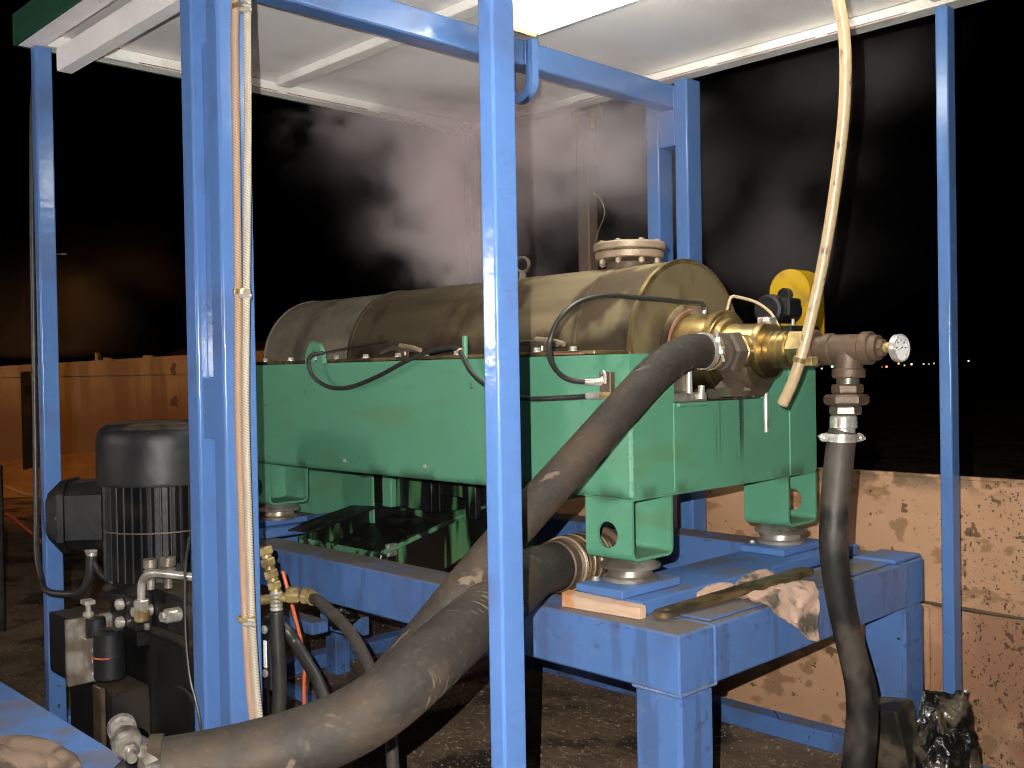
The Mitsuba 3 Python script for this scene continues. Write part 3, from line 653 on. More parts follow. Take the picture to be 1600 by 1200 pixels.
# discharge chute and hopper underneath
hp = put('hopper', join(bx(-4.05, -3.55, 2.98, 3.50, 0.86, FZ0 - 0.002, 0.004), bx(-3.546, -2.98, 2.98, 3.50, 0.94, FZ0 - 0.002, 0.004)), 'oily_green', ce)
for x in (-3.90, -3.60, -3.30):
    put('rib', bx(x - 0.035, x + 0.035, 2.945, 2.977, 0.86, FZ0 - 0.004, 0.003), 'oily_green' if x > -3.8 else 'green_paint', hp)
put('drain_flange', lathe([(0, 0), (0.085, 0), (0.085, 0.012), (0.06, 0.014), (0, 0.014)], (-4.08, 2.95, 1.075), (0, -1, 0)), 'dark_steel', hp)
put('bolt', bolt((-4.28, 2.975, 1.03), (0, -1, 0), 0.012, 0.012), 'rust_pipe', hp)
put('back_plate', bx(-4.78, -4.056, 2.98, 2.992, 0.76, FZ0 - 0.002, 0.003), 'green_paint', hp)
# the chute: a sloping trough that falls towards the viewer; side walls, floor and lip
CX0, CX1 = -4.10, -3.45
sec = []
for t_ in np.linspace(0, 1, 9):
    y = 2.575 + (3.19 - 2.575) * t_
    top = 0.742 + (0.885 - 0.742) * t_
    bot = 0.585 + 0.03 * t_ + 0.20 * max(0.0, t_ - 0.3) ** 1.6
    sec.append((y, top, bot))
side = sg.Polygon([(y, t_) for y, t_, b in sec] + [(y, b) for y, t_, b in reversed(sec)])
chu = numbered(ce + '__discharge_chute')
put('side_wall', prism(side, 'yz', CX1 - 0.008, CX1), 'oily_green', chu, smooth=25)
put('side_wall', prism(side, 'yz', CX0, CX0 + 0.008), 'oily_green', chu, smooth=25)
floor_ = sg.Polygon([(y, b + 0.006) for y, t_, b in sec] + [(y, b) for y, t_, b in reversed(sec)])
put('floor', prism(floor_, 'yz', CX0 + 0.009, CX1 - 0.009), 'oily_green', chu)
put('lip', bx(CX0 + 0.009, CX1 - 0.009, 2.576, 2.584, 0.586, 0.740, 0.002), 'grimy_green', chu)
put('rear_wall', bx(CX0 + 0.009, CX1 + 0.30, 3.192, 3.200, 0.60, 1.08, 0.002), 'oily_green', chu)
put('rim', tube([(CX1 + 0.004, y, t_) for y, t_, b in sec], 0.011, 8, raw=True), 'grimy_green', chu)


def sludge():
    n = 26
    g = np.linspace(0, 1, n)
    u, v = np.meshgrid(g, g, indexing='ij')
    x = CX0 + 0.02 + (CX1 - CX0 - 0.04) * u
    y = 2.59 + 0.60 * v
    z = 0.650 + 0.130 * v + 0.035 * meshkit.fbm(np.stack([x * 7, y * 7, x * 0], -1), 4, 3) - 0.03 * np.sin(u * math.pi)
    i, j = np.meshgrid(np.arange(n - 1), np.arange(n - 1), indexing='ij')
    f = np.stack([i * n + j, (i + 1) * n + j, (i + 1) * n + j + 1, i * n + j + 1], -1).reshape(-1, 4)
    return trimesh.Trimesh(np.stack([x, y, z], -1).reshape(-1, 3), np.vstack([f[:, [0, 1, 2]], f[:, [0, 2, 3]]]), process=False)


one('oily_sludge', sludge(), 'crude', 'black oily sludge lying in the chute under the green frame', 'sludge', kind='stuff', smooth=True)
one('rubber_flap', sheet((-4.19, 2.55, 0.770), (-4.02, 2.60, 0.775), (-3.98, 2.95, 0.855), (-4.15, 2.92, 0.85), 0.008), 'crude', 'ragged black oily rubber flap over the left edge of the chute', 'flap')
put('tag_clip', join(bx(-3.462, -3.440, 2.60, 2.65, 0.722, 0.775, 0.003)), 'dull_steel', chu)
one('round_tag', join(lathe([(0, 0), (0.021, 0), (0.023, 0.002), (0.021, 0.004), (0, 0.004)], (-3.425, 2.52, 0.667), (0.75, -0.66, 0.1), 20), tube([(-3.432, 2.53, 0.688), (-3.43, 2.545, 0.71), (-3.435, 2.56, 0.735)], 0.0035, 6)), 'bright_steel', 'small round metal tag hanging from the chute rim', 'tag')

# feed end: seal ring, bearing housing, feed pipe chain (axis along X)
ax = lambda prof, n=48, y=AY, z=AZ: lathe(prof, (0, y, z), (1, 0, 0), n)
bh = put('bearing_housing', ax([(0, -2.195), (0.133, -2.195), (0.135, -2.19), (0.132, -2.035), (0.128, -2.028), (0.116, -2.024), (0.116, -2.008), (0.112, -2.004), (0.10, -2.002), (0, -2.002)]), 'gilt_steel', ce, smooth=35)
put('seal_ring', ax([(0.137, -2.195), (0.176, -2.195), (0.178, -2.191), (0.178, -2.184), (0.172, -2.180), (0.137, -2.180)]), 'casing_steel', bh, smooth=35)
put('sealant', tube([(-2.178, AY + 0.152 * math.cos(a), AZ + 0.152 * math.sin(a)) for a in np.linspace(1.65, 3.6, 18)], 0.0055, 8), 'red_sealant', bh)
put('retainer', ax([(0.10, -2.052), (0.143, -2.052), (0.146, -2.048), (0.146, -2.034), (0.141, -2.030), (0.10, -2.030)]), 'gilt_steel', bh, smooth=35)
put('step_ring', ax([(0, -2.003), (0.094, -2.003), (0.096, -1.999), (0.092, -1.966), (0, -1.966)]), 'gilt_steel', bh, smooth=35)
put('housing_nose', ax([(0, -1.967), (0.091, -1.967), (0.093, -1.962), (0.091, -1.885), (0.098, -1.883), (0.100, -1.878), (0.100, -1.862), (0.096, -1.858), (0, -1.858)]), 'gilt_steel', bh, smooth=35)
put('lower_shell', lathe([(0, -2.0), (0.10, -2.0), (0.112, -1.99), (0.116, -1.95), (0.112, -1.905), (0.10, -1.895), (0, -1.895)], (0, AY, AZ - 0.035), (1, 0, 0), 40), 'oily_iron', bh, smooth=35)
put('lower_neck', bx(-1.99, -1.905, 2.965, 3.115, 1.40, 1.47, 0.02), 'oily_iron', bh)
put('lube_block', bx(-1.90, -1.855, 3.02, 3.075, AZ + 0.085, AZ + 0.112, 0.004), 'dull_steel', bh)
put('cap_screw', cyl((-1.872, AY - 0.02, AZ + 0.098), (-1.845, AY - 0.02, AZ + 0.098), 0.011, 14, 0.002), 'bright_steel', bh)
put('cast_lug', hull(np.array([[-1.97, 2.90, 1.40], [-1.93, 2.90, 1.40], [-1.97, 3.0, 1.40], [-1.93, 3.0, 1.40], [-1.98, 2.88, 1.43], [-1.92, 2.88, 1.43], [-1.92, 3.01, 1.44], [-1.98, 3.01, 1.44], [-1.965, 2.90, 1.455], [-1.935, 2.99, 1.455]])), 'dark_steel', bh)
pb = put('pillow_block', bx(-2.18, -2.035, 2.70, 2.83, 1.418, 1.515, 0.006), 'dull_steel', ce)
put('foot', bx(-2.19, -2.015, 2.697, 2.89, 1.387, 1.416, 0.004), 'dull_steel', pb)
put('foot', bx(-2.19, -2.015, 3.06, 3.23, 1.387, 1.425, 0.004), 'dark_steel', pb)
put('stud', cyl((-2.025, 2.80, 1.40), (-2.025, 2.80, 1.53), 0.011, 12), 'bright_steel', pb)
put('stud', cyl((-2.008, 2.845, 1.395), (-2.008, 2.845, 1.44), 0.012, 12), 'bright_steel', pb)
put('bolt_head', bolt((-2.013, 3.11, 1.408), (1, 0, 0), 0.013, 0.012), 'bright_steel', pb)
put('bolt_head', bolt((-2.013, 3.17, 1.408), (1, 0, 0), 0.013, 0.012), 'bright_steel', pb)
put('step_plate', bx(-2.008, -1.992, 2.697, 2.86, 1.372, 1.386, 0.003), 'green_paint', fb)
one('threaded_rod', tube([(-1.985, 3.208, 1.262 + 0.006 * i) for i in range(38)], np.tile([0.0085, 0.0098], 19), 12, raw=True), 'bright_steel', 'bright threaded steel rod hanging down the green end face', 'rod')

# feed pipe: threaded rings, nut, nipple, tee, union, hose barb
fp = thing('feed_pipe', 'brown threaded feed pipe with tee sticking out of the machine end', 'pipe')
put('threaded_gland', ax([(0, -1.857), (0.060, -1.857)] + sum([[(0.062, -1.853 + 0.026 * i), (0.064, -1.835 + 0.026 * i), (0.055, -1.831 + 0.026 * i)] for i in range(3)], []) + [(0.056, -1.775), (0, -1.775)], 40), 'gilt_steel', fp, smooth=35)
put('gland_nut', hexa((-1.774, AY, AZ), (-1.714, AY, AZ), 0.066, 0.005), 'gilt_steel', fp)
put('collar', ax([(0, -1.712), (0.052, -1.712), (0.060, -1.706), (0.062, -1.690), (0.054, -1.682), (0, -1.682)], 36), 'rust_pipe', fp, smooth=35)
AZ2 = 1.553
ax2 = lambda prof, n=36: lathe(prof, (0, AY, AZ2), (1, 0, 0), n)
put('nipple', ax2([(0, -1.684), (0.043, -1.684), (0.043, -1.625), (0, -1.625)]), 'rust_pipe', fp)
tee = put('tee', join(ax2([(0, -1.655), (0.050, -1.655), (0.052, -1.650), (0.052, -1.630), (0.046, -1.624), (0.046, -1.530), (0.053, -1.524), (0.053, -1.500), (0.049, -1.496), (0, -1.496)]),
                      lathe([(0, 0), (0.045, 0.0), (0.045, 0.062), (0.052, 0.068), (0.052, 0.090), (0.049, 0.094), (0, 0.094)], (-1.577, AY, AZ2), (0.0, 0.0, -1))), 'rust_pipe', fp, smooth=35)
put('plug', join(ax2([(0, -1.497), (0.042, -1.497), (0.040, -1.474), (0, -1.474)]), hexa((-1.475, AY, AZ2), (-1.456, AY, AZ2), 0.030)), 'rust_pipe', fp)
dz = lambda prof, n=32: lathe(prof, (-1.580, AY, 0), (0, 0, 1), n)
put('branch_nipple', dz([(0, 1.430), (0.036, 1.430), (0.036, 1.462), (0, 1.462)]), 'dark_steel', fp)
put('union_end', hexa((-1.582, AY, 1.408), (-1.582, AY, 1.440), 0.050), 'rust_pipe', fp)
put('union_nut', hexa((-1.586, AY, 1.372), (-1.586, AY, 1.407), 0.070), 'rust_pipe', fp)
put('union_end', hexa((-1.590, AY, 1.340), (-1.590, AY, 1.371), 0.050), 'dark_steel', fp)
put('hose_barb', lathe([(0, 1.27), (0.036, 1.27), (0.036, 1.296), (0.043, 1.300), (0.042, 1.334), (0.036, 1.339), (0, 1.339)], (-1.597, AY, 0)), 'bright_steel', fp, smooth=35)

# side port union for the feed hose (looks towards the viewer)
po = numbered(ce + '__side_port')
pd = np.array([-0.23, -0.97, -0.02]); pd /= np.linalg.norm(pd)
p0 = np.array([-1.915, 2.968, AZ - 0.004])
sp = lambda prof, n=32: lathe(prof, p0, pd, n)
put('boss', sp([(0, 0), (0.058, 0), (0.058, 0.035), (0.052, 0.042), (0, 0.042)]), 'gilt_steel', po)
put('union_nut', hexa(p0 + pd * 0.043, p0 + pd * 0.098, 0.074, 0.010), 'dark_steel', po)
put('union_ring', sp([(0, 0.099), (0.060, 0.099), (0.062, 0.105), (0.062, 0.116), (0.052, 0.120), (0.052, 0.126), (0.058, 0.130), (0.058, 0.145), (0.048, 0.15), (0, 0.15)]), 'dark_steel', po, smooth=35)

# pressure gauge
pg = thing('pressure_gauge', 'round white dial pressure gauge at the tip of the brown pipe', 'gauge')
gx = -1.412
ga = np.array([0.99, -0.14, 0.02])
put('stem', join(ax2([(0, -1.457), (0.016, -1.457), (0.016, -1.447), (0.012, -1.444), (0.012, -1.42), (0, -1.42)], 20), hexa((-1.447, AY, AZ2), (-1.432, AY, AZ2), 0.019)), 'brass', pg)
gl = lambda prof, n=44: lathe(prof, (gx, AY, AZ2 - 0.003), ga, n)
put('case', gl([(0, -0.014), (0.034, -0.014), (0.043, -0.006), (0.044, 0.010), (0.042, 0.014), (0.039, 0.014), (0.038, 0.010)]), 'bright_steel', pg, smooth=35)
put('dial', gl([(0.0385, 0.0085), (0, 0.0086)]), 'white_enamel', pg)
M = frame_to(ga)
ticks = []
for i, a in enumerate(np.linspace(-2.3, 2.3, 25)):
    r0, w = (0.028, 0.0012) if i % 4 == 0 else (0.031, 0.0006)
    b = trimesh.creation.box((w * 1.6, 0.035 - r0, 0.0004)); b.apply_translation((0, (r0 + 0.035) / 2, 0.0100))
    b.apply_transform(trimesh.transformations.rotation_matrix(-a, [0, 0, 1])); ticks.append(b)
for a in (-1.53, -0.77, 0.0, 0.77, 1.53):
    b = trimesh.creation.box((0.006, 0.0055, 0.0004)); b.apply_translation((0.023 * math.sin(a), 0.023 * math.cos(a), 0.0100)); ticks.append(b)
nd = hull([[-0.0018, -0.008, 0.0110], [0.0018, -0.008, 0.0110], [0.0, 0.026, 0.0110], [-0.0018, -0.008, 0.0118], [0.0018, -0.008, 0.0118], [0.0, 0.026, 0.0118]])
nd.apply_transform(trimesh.transformations.rotation_matrix(1.9, [0, 0, 1]))
for nm, ms in (('scale_marks', join(*ticks)), ('needle', nd)):
    Q = np.eye(4); Q[:3, :3] = M; Q[:3, 3] = (gx, AY, AZ2 - 0.003); ms.apply_transform(Q)
    put(nm, ms, 'black_ink', pg, smooth=False)


def clamp_on(name_parent, c, axis, r, w=0.022, mat='bright_steel', bolts=((1, 0.0),), blen=0.05):
    """a band clamp with lugs and tightening bolts; c = centre, axis = hose direction"""
    c, axis = np.array(c, float), np.array(axis, float) / np.linalg.norm(axis)
    band = lathe([(r, -w / 2), (r + 0.003, -w / 2), (r + 0.003, w / 2), (r, w / 2)], c, axis, 30)
    put('band', band, mat, name_parent, smooth=35)
    F = frame_to(axis)
    for sgn, a in bolts:
        o = F[:, 0] * math.cos(a) + F[:, 1] * math.sin(a)
        tdir = np.cross(axis, o)
        q = c + o * (r + 0.012)
        ms = [cyl(q - tdir * blen, q + tdir * blen, 0.005, 10), hexa(q - tdir * (blen * 0.55), q - tdir * (blen * 0.30), 0.011), hexa(q + tdir * (blen * 0.20), q + tdir * (blen * 0.45), 0.011), cyl(q - tdir * blen * 0.30, q - tdir * blen * 0.12, 0.014, 14)]
        put('bolt', join(*ms), mat, name_parent)


# ---------------------------------------------------------------- hoses
fh = thing('feed_hose', 'dusty brown rubber hose sloping down across the green frame', 'hose')
FH = [(-1.955, 2.822, 1.552), (-1.957, 2.770, 1.555), (-1.947, 2.689, 1.551), (-1.946, 2.587, 1.521), (-1.948, 2.488, 1.468), (-1.953, 2.390, 1.400), (-1.972, 2.287, 1.316), (-1.990, 2.186, 1.233), (-2.033, 2.019, 1.086), (-2.071, 1.892, 0.965), (-2.121, 1.780, 0.835), (-2.174, 1.709, 0.734), (-2.226, 1.655, 0.648), (-2.29, 1.62, 0.56), (-2.38, 1.59, 0.42), (-2.5, 1.57, 0.2), (-2.58, 1.57, -0.1)]
put('hose', tube(FH, 0.0565, 24, 10, bump=wob(0.006, 9)), 'dusty_rubber', fh, smooth=True)
put('hose_bead', lathe([(0.050, 0), (0.062, 0.0), (0.062, 0.012), (0.050, 0.012)], (-1.955, 2.815, 1.552), (0.12, 1, 0)), 'brass', fh)
fc = thing('hose_clamp', 'bright bolted clamp on the upper end of the feed hose', 'clamp')
clamp_on(fc, (-1.957, 2.785, 1.554), (-0.05, -1, -0.02), 0.0585, bolts=((1, 0.25),), blen=0.055)

dh = thing('discharge_hose', 'thick dusty black suction hose curving across the foreground', 'hose')
DH = [(-2.315, 2.46, 0.850), (-2.285, 2.37, 0.856), (-2.225, 2.24, 0.866), (-2.094, 2.023, 0.864), (-1.981, 1.795, 0.850), (-1.903, 1.617, 0.827), (-1.865, 1.484, 0.790), (-1.866, 1.381, 0.747), (-1.899, 1.289, 0.707), (-1.957, 1.193, 0.677), (-2.010, 1.110, 0.659), (-2.050, 1.040, 0.650), (-2.085, 0.975, 0.646), (-2.112, 0.925, 0.645)]
put('hose', tube(DH, [0.078, 0.079, 0.080, 0.080, 0.079, 0.078, 0.077, 0.077, 0.077, 0.077, 0.077, 0.077, 0.077, 0.077], 32, 12, bump=wob(0.010, 7)), 'dusty_rubber', dh, smooth=True)
dc = thing('wire_wrapped_coupling', 'rusty coupling bound with wire where the thick hose meets the machine', 'coupling')
ca, cb_ = np.array([-2.303, 2.420, 0.852]), np.array([-2.375, 2.80, 0.838])
cd = (cb_ - ca) / np.linalg.norm(cb_ - ca)
put('sleeve', lathe([(0.081, 0.0), (0.086, 0.004), (0.087, 0.03), (0.080, 0.036), (0.080, 0.048), (0.088, 0.054), (0.088, 0.16), (0.082, 0.17), (0.082, 0.30), (0.10, 0.305), (0.10, 0.33), (0.075, 0.335), (0.075, 0.42), (0, 0.42)], ca, cd, 40), 'rust_pipe', dc, smooth=35)
for k in range(14):
    o = ca + cd * (0.058 + 0.014 * k + 0.004 * math.sin(k * 2.1))
    til = cd + 0.10 * np.array([math.sin(k * 1.7), math.cos(k * 2.3), math.sin(k * 3.1)])
    F = frame_to(til)
    put('wire_turn', tube([o + 0.0905 * (F[:, 0] * math.cos(a) + F[:, 1] * math.sin(a)) for a in np.linspace(0, 2 * math.pi, 25)], 0.0042, 6, 3), 'rusty_bar' if k % 4 else 'tan_iron', dc)
F = frame_to(cd)
put('wire_end', tube([ca + cd * 0.03 + F[:, 0] * 0.09, ca + cd * 0.10 + F[:, 0] * 0.115 + [0, 0, 0.01], ca + cd * 0.13 + F[:, 0] * 0.12 + [0.01, 0, -0.02], ca + cd * 0.14 + F[:, 0] * 0.10 + [0, 0, -0.03]], 0.004, 6), 'brass', dc)

# heavy two-bolt clamp where the thick hose leaves the frame
hc = thing('heavy_clamp', 'heavy grey bolted clamp on the thick hose in the lower left corner', 'clamp')
hd = np.array([-0.50, -0.86, 0.0]); hd /= np.linalg.norm(hd)
q0 = np.array([-2.096, 0.955, 0.646])
put('band', lathe([(0.079, -0.014), (0.084, -0.014), (0.084, 0.014), (0.079, 0.014)], q0, hd, 36), 'tank_paint', hc, smooth=35)
put('pipe_stub', tube([q0 + hd * 0.028, q0 + hd * 0.05 + [0, 0, -0.02], q0 + hd * 0.07 + [0, 0, -0.08], q0 + hd * 0.07 + [0, 0, -0.3]], 0.055, 20), 'motor_paint', hc, smooth=True)
s0, s1 = np.array([-2.185, 0.915, 0.748]), np.array([-2.035, 0.875, 0.722])
sdv = (s1 - s0) / np.linalg.norm(s1 - s0)
put('bolt', join(cyl(s0, s0 + sdv * 0.165, 0.0105, 16), hexa(s0 + sdv * 0.118, s0 + sdv * 0.140, 0.020)), 'worn_zinc', hc)
put('lug', join(cyl(s0 + sdv * 0.012, s0 + sdv * 0.040, 0.030, 22, 0.006), hull([s0 + sdv * 0.012 + [0, 0, 0.0], s0 + sdv * 0.040, *(q0 + [[-0.02, 0.0, 0.07], [0.01, 0.0, 0.07], [-0.02, -0.03, 0.075], [0.01, -0.03, 0.075]])])), 'worn_zinc', hc)
put('lug', join(cyl(s0 + sdv * 0.070, s0 + sdv * 0.108, 0.031, 22, 0.007), hull([s0 + sdv * 0.070, s0 + sdv * 0.108, *(q0 + [[0.03, 0.0, 0.06], [0.06, -0.02, 0.055], [0.03, -0.04, 0.065], [0.06, -0.05, 0.05]])])), 'worn_zinc', hc)
put('nut', hexa(s0 + sdv * 0.046, s0 + sdv * 0.064, 0.020), 'worn_zinc', hc)

kh = thing('black_hose', 'black rubber hose hanging from the brown tee in front of the stand end', 'hose')
KH = [(-1.598, 3.04, 1.335 - 0.045), (-1.603, 3.037, 1.264), (-1.611, 3.024, 1.151), (-1.618, 3.014, 1.028), (-1.620, 3.010, 0.904), (-1.617, 3.027, 0.778), (-1.607, 3.051, 0.661), (-1.592, 3.080, 0.543), (-1.581, 3.104, 0.435), (-1.584, 3.113, 0.327), (-1.595, 3.112, 0.219), (-1.603, 3.102, 0.114), (-1.60, 3.08, -0.02), (-1.58, 3.0, -0.12)]
put('hose', tube(KH, [0.044, 0.046, 0.046, 0.046, 0.046, 0.044, 0.043, 0.046, 0.050, 0.051, 0.052, 0.05, 0.05, 0.05], 22, 10, bump=wob(0.02, 8)), 'wet_rubber', kh, smooth=True)
kc = thing('hose_clamp', 'pale bolted clamp on the black hose below the brown tee', 'clamp')
clamp_on(kc, (-1.603, 3.037, 1.268), (-0.03, 0, -1), 0.048, 0.026, bolts=((1, 0.75), (1, 3.9)), blen=0.040)

chs = thing('cream_hose', 'pale cream hose hanging from the roof down to the green end face', 'hose')
CH = [(-1.51, 2.84, 2.90), (-1.511, 2.843, 2.714), (-1.508, 2.873, 2.606), (-1.507, 2.901, 2.525), (-1.513, 2.922, 2.424), (-1.532, 2.943, 2.274), (-1.566, 2.962, 2.104), (-1.600, 2.967, 1.928), (-1.637, 2.969, 1.769), (-1.670, 2.961, 1.627), (-1.696, 2.947, 1.518), (-1.725, 2.944, 1.442), (-1.758, 2.938, 1.373)]
put('hose', tube(CH, 0.0180, 18, 10, bump=wob(0.015, 14)), 'cream_rubber', chs, smooth=True)
put('tie', join(lathe([(0.0185, -0.008), (0.022, -0.008), (0.022, 0.008), (0.0185, 0.008)], (-1.696, 2.947, 1.520), (0.3, 0.0, 1), 20), bx(-1.70, -1.66, 2.955, 3.0, 1.50, 1.53, 0.004)), 'brass', chs)

cb = thing('braided_hose', 'left of the two copper braided hoses hanging on the near blue column', 'hose', 'copper braided hoses on the near blue column')
CA = [(-2.80, 1.545, 2.95), (-2.742, 1.536, 2.723), (-2.738, 1.54, 2.60), (-2.745, 1.54, 2.498), (-2.751, 1.542, 2.235), (-2.766, 1.546, 1.752), (-2.776, 1.545, 1.398), (-2.779, 1.550, 1.090), (-2.781, 1.557, 0.760), (-2.772, 1.562, 0.547), (-2.764, 1.568, 0.431), (-2.76, 1.57, 0.25), (-2.76, 1.57, DECK + 0.02)]
put('braid', tube(CA, 0.0118, 16, 10), 'copper_braid', cb, smooth=True)
cb2 = thing('braided_hose', 'right of the two copper braided hoses hanging on the near blue column', 'hose', 'copper braided hoses on the near blue column')
CB = [(-2.76, 1.57, 2.95), (-2.715, 1.559, 2.720), (-2.716, 1.555, 2.60), (-2.721, 1.555, 2.495), (-2.730, 1.556, 2.233), (-2.747, 1.550, 1.751), (-2.760, 1.547, 1.398), (-2.764, 1.551, 1.091), (-2.762, 1.555, 0.763), (-2.757, 1.562, 0.550), (-2.750, 1.568, 0.435), (-2.745, 1.575, 0.25), (-2.745, 1.575, DECK + 0.02)]
CB = [(x + 0.006, y + 0.010, z) for x, y, z in CB]
put('braid', tube(CB, 0.0112, 16, 10), 'pale_braid', cb2, smooth=True)
for z, xx, nm in ((1.752, -2.762, 'middle'), (0.765, -2.774, 'lower'), (2.595, -2.73, 'upper')):
    ck = thing('wire_clip', f'small bright wire clip tying the braided hoses together, {nm} of three', 'clip', 'clips on the braided hoses')
    put('band', lathe([(0.024, -0.007), (0.027, -0.007), (0.027, 0.007), (0.024, 0.007)], (xx + 0.008, 1.552, z), (0, 0, 1), 20), 'brass', ck)
    put('twist', join(cyl((xx + 0.02, 1.535, z - 0.012), (xx + 0.05, 1.56, z - 0.016), 0.007, 10, 0.002), cyl((xx + 0.015, 1.53, z + 0.002), (xx + 0.045, 1.56, z - 0.003), 0.005, 8)), 'bright_steel', ck)

ga_ = thing('grease_hose', 'black grease hose looping from the drum end to the manifold on the frame corner', 'hose')
GA = [(-2.080, 2.971, 1.700), (-2.080, 2.955, 1.724), (-2.090, 2.874, 1.727), (-2.105, 2.770, 1.733), (-2.120, 2.638, 1.736), (-2.135, 2.508, 1.738), (-2.145, 2.389, 1.714), (-2.146, 2.300, 1.661), (-2.153, 2.263, 1.596), (-2.169, 2.275, 1.541), (-2.181, 2.319, 1.497), (-2.167, 2.362, 1.470), (-2.131, 2.413, 1.461)]
put('hose', tube(GA, 0.0082, 12, 10), 'black_rubber', ga_, smooth=True)
put('fitting', join(cyl((-2.080, 2.971, 1.69), (-2.080, 2.971, 1.712), 0.009, 12), tube([(-2.08, 2.97, 1.70), (-2.08, 2.968, 1.718), (-2.083, 2.955, 1.725)], 0.0065, 10)), 'bright_steel', ga_)
put('fitting', join(cyl((-2.140, 2.402, 1.462), (-2.110, 2.440, 1.460), 0.010, 12), hexa((-2.122, 2.425, 1.4605), (-2.105, 2.447, 1.460), 0.013)), 'bright_steel', ga_)
gb_ = thing('grease_hose', 'long black grease hose draped along the green frame side from the left lug', 'hose')
GB = [(-3.70, 2.47, 1.592), (-3.714, 2.42, 1.582), (-3.711, 2.40, 1.552), (-3.688, 2.40, 1.501), (-3.636, 2.41, 1.463), (-3.547, 2.42, 1.441), (-3.417, 2.42, 1.449), (-3.246, 2.42, 1.488), (-3.072, 2.42, 1.543), (-2.926, 2.42, 1.578), (-2.807, 2.42, 1.589), (-2.760, 2.42, 1.579), (-2.735, 2.42, 1.548), (-2.694, 2.42, 1.497), (-2.622, 2.42, 1.452), (-2.510, 2.41, 1.419), (-2.399, 2.415, 1.406), (-2.277, 2.425, 1.409), (-2.150, 2.435, 1.415)]
put('hose', tube(GB, 0.0085, 12, 10), 'black_rubber', gb_, smooth=True)
put('fitting', join(cyl((-2.158, 2.434, 1.415), (-2.125, 2.438, 1.417), 0.011, 12), hexa((-2.128, 2.437, 1.417), (-2.106, 2.440, 1.418), 0.014)), 'bright_steel', gb_)
put('tie', lathe([(0.009, -0.003), (0.013, -0.003), (0.013, 0.003), (0.009, 0.003)], (-2.755, 2.42, 1.575), (0.7, 0, -0.7), 14), 'cream_rubber', gb_)
put('capillary', tube([(-3.70, 2.47, 1.592), (-3.62, 2.50, 1.605), (-3.5, 2.54, 1.622), (-3.40, 2.58, 1.634)], 0.0035, 8), 'black_rubber', gb_)
mf = thing('grease_manifold', 'small dark grease manifold bolted to the upper corner of the green frame', 'manifold')
put('block', bx(-2.112, -2.066, FY0 - 0.026, FY0 - 0.001, 1.425, 1.492, 0.003), 'rust_pipe', mf)
put('inlet', join(hexa((-2.100, 2.44, 1.418), (-2.066, 2.441, 1.418), 0.012), cyl((-2.100, 2.448, 1.460), (-2.07, 2.455, 1.460), 0.010, 12)), 'brass', mf)
put('nipple', join(cyl((-2.088, 2.428, 1.470), (-2.088, 2.438, 1.470), 0.009, 12), cyl((-2.079, 2.43, 1.455), (-2.079, 2.43, 1.488), 0.0055, 10), tube([(-2.079, 2.43, 1.486), (-2.086, 2.43, 1.494), (-2.094, 2.43, 1.486)], 0.004, 8)), 'bright_steel', mf)
cp = thing('capillary_tube', 'thin bent pale copper tube arching above the bearing', 'tube')
put('tube', tube([(-2.060, 3.052, 1.66), (-2.053, 3.056, 1.672), (-2.048, 3.061, 1.695), (-2.040, 3.072, 1.742), (-2.035, 3.078, 1.749), (-2.025, 3.087, 1.750), (-1.977, 3.135, 1.730), (-1.932, 3.153, 1.694), (-1.897, 3.144, 1.651), (-1.870, 3.128, 1.600)], 0.0055, 10), 'cream_rubber', cp, smooth=True)
put('nut', join(hexa((-2.064, 3.05, 1.655), (-2.056, 3.054, 1.674), 0.010), hexa((-2.053, 3.055, 1.678), (-2.051, 3.058, 1.688), 0.008)), 'brass', cp)

# ---------------------------------------------------------------- yellow guard with drive, on the far side
yg = thing('belt_guard', 'round topped yellow guard with a black motor behind the pipe', 'guard')
gp = sg.Point(-2.250, 1.815).buffer(0.094, quad_segs=16).union(sg.box(-2.344, 1.50, -2.156, 1.815)).difference(sg.Point(-2.262, 1.80).buffer(0.022))
put('guard_shell', prism(gp, 'xz', 3.83, 3.95), 'yellow_paint', yg, smooth=30)
put('hub', cyl((-2.262, 3.80, 1.80), (-2.262, 3.90, 1.80), 0.030, 20, 0.004), 'tank_paint', yg)
put('motor', lathe([(0, 0), (0.052, 0.0), (0.062, 0.008), (0.064, 0.045), (0.060, 0.047), (0.054, 0.05), (0.052, 0.19), (0, 0.19)], (-2.220, 3.60, 1.730), (0.0, 1, 0.0), 36), 'motor_paint', yg, smooth=35)
put('terminal_box', bx(-2.195, -2.135, 3.63, 3.73, 1.700, 1.775, 0.008), 'motor_paint', yg)
put('base', bx(-2.31, -2.11, 3.60, 3.822, 1.640, 1.662, 0.004), 'motor_paint', yg)
put('mount_plate', bx(-2.31, -2.13, 3.60, 3.82, 1.50, 1.637, 0.004), 'yellow_paint', yg)
put('grease_nipple', join(cyl((-2.135, 3.66, 1.63), (-2.135, 3.66, 1.69), 0.007, 10), hexa((-2.135, 3.66, 1.648), (-2.135, 3.66, 1.664), 0.011)), 'bright_steel', yg)
put('bracket', bx(-2.34, -2.12, 3.61, 3.80, 1.40, 1.498, 0.004), 'green_paint', yg)

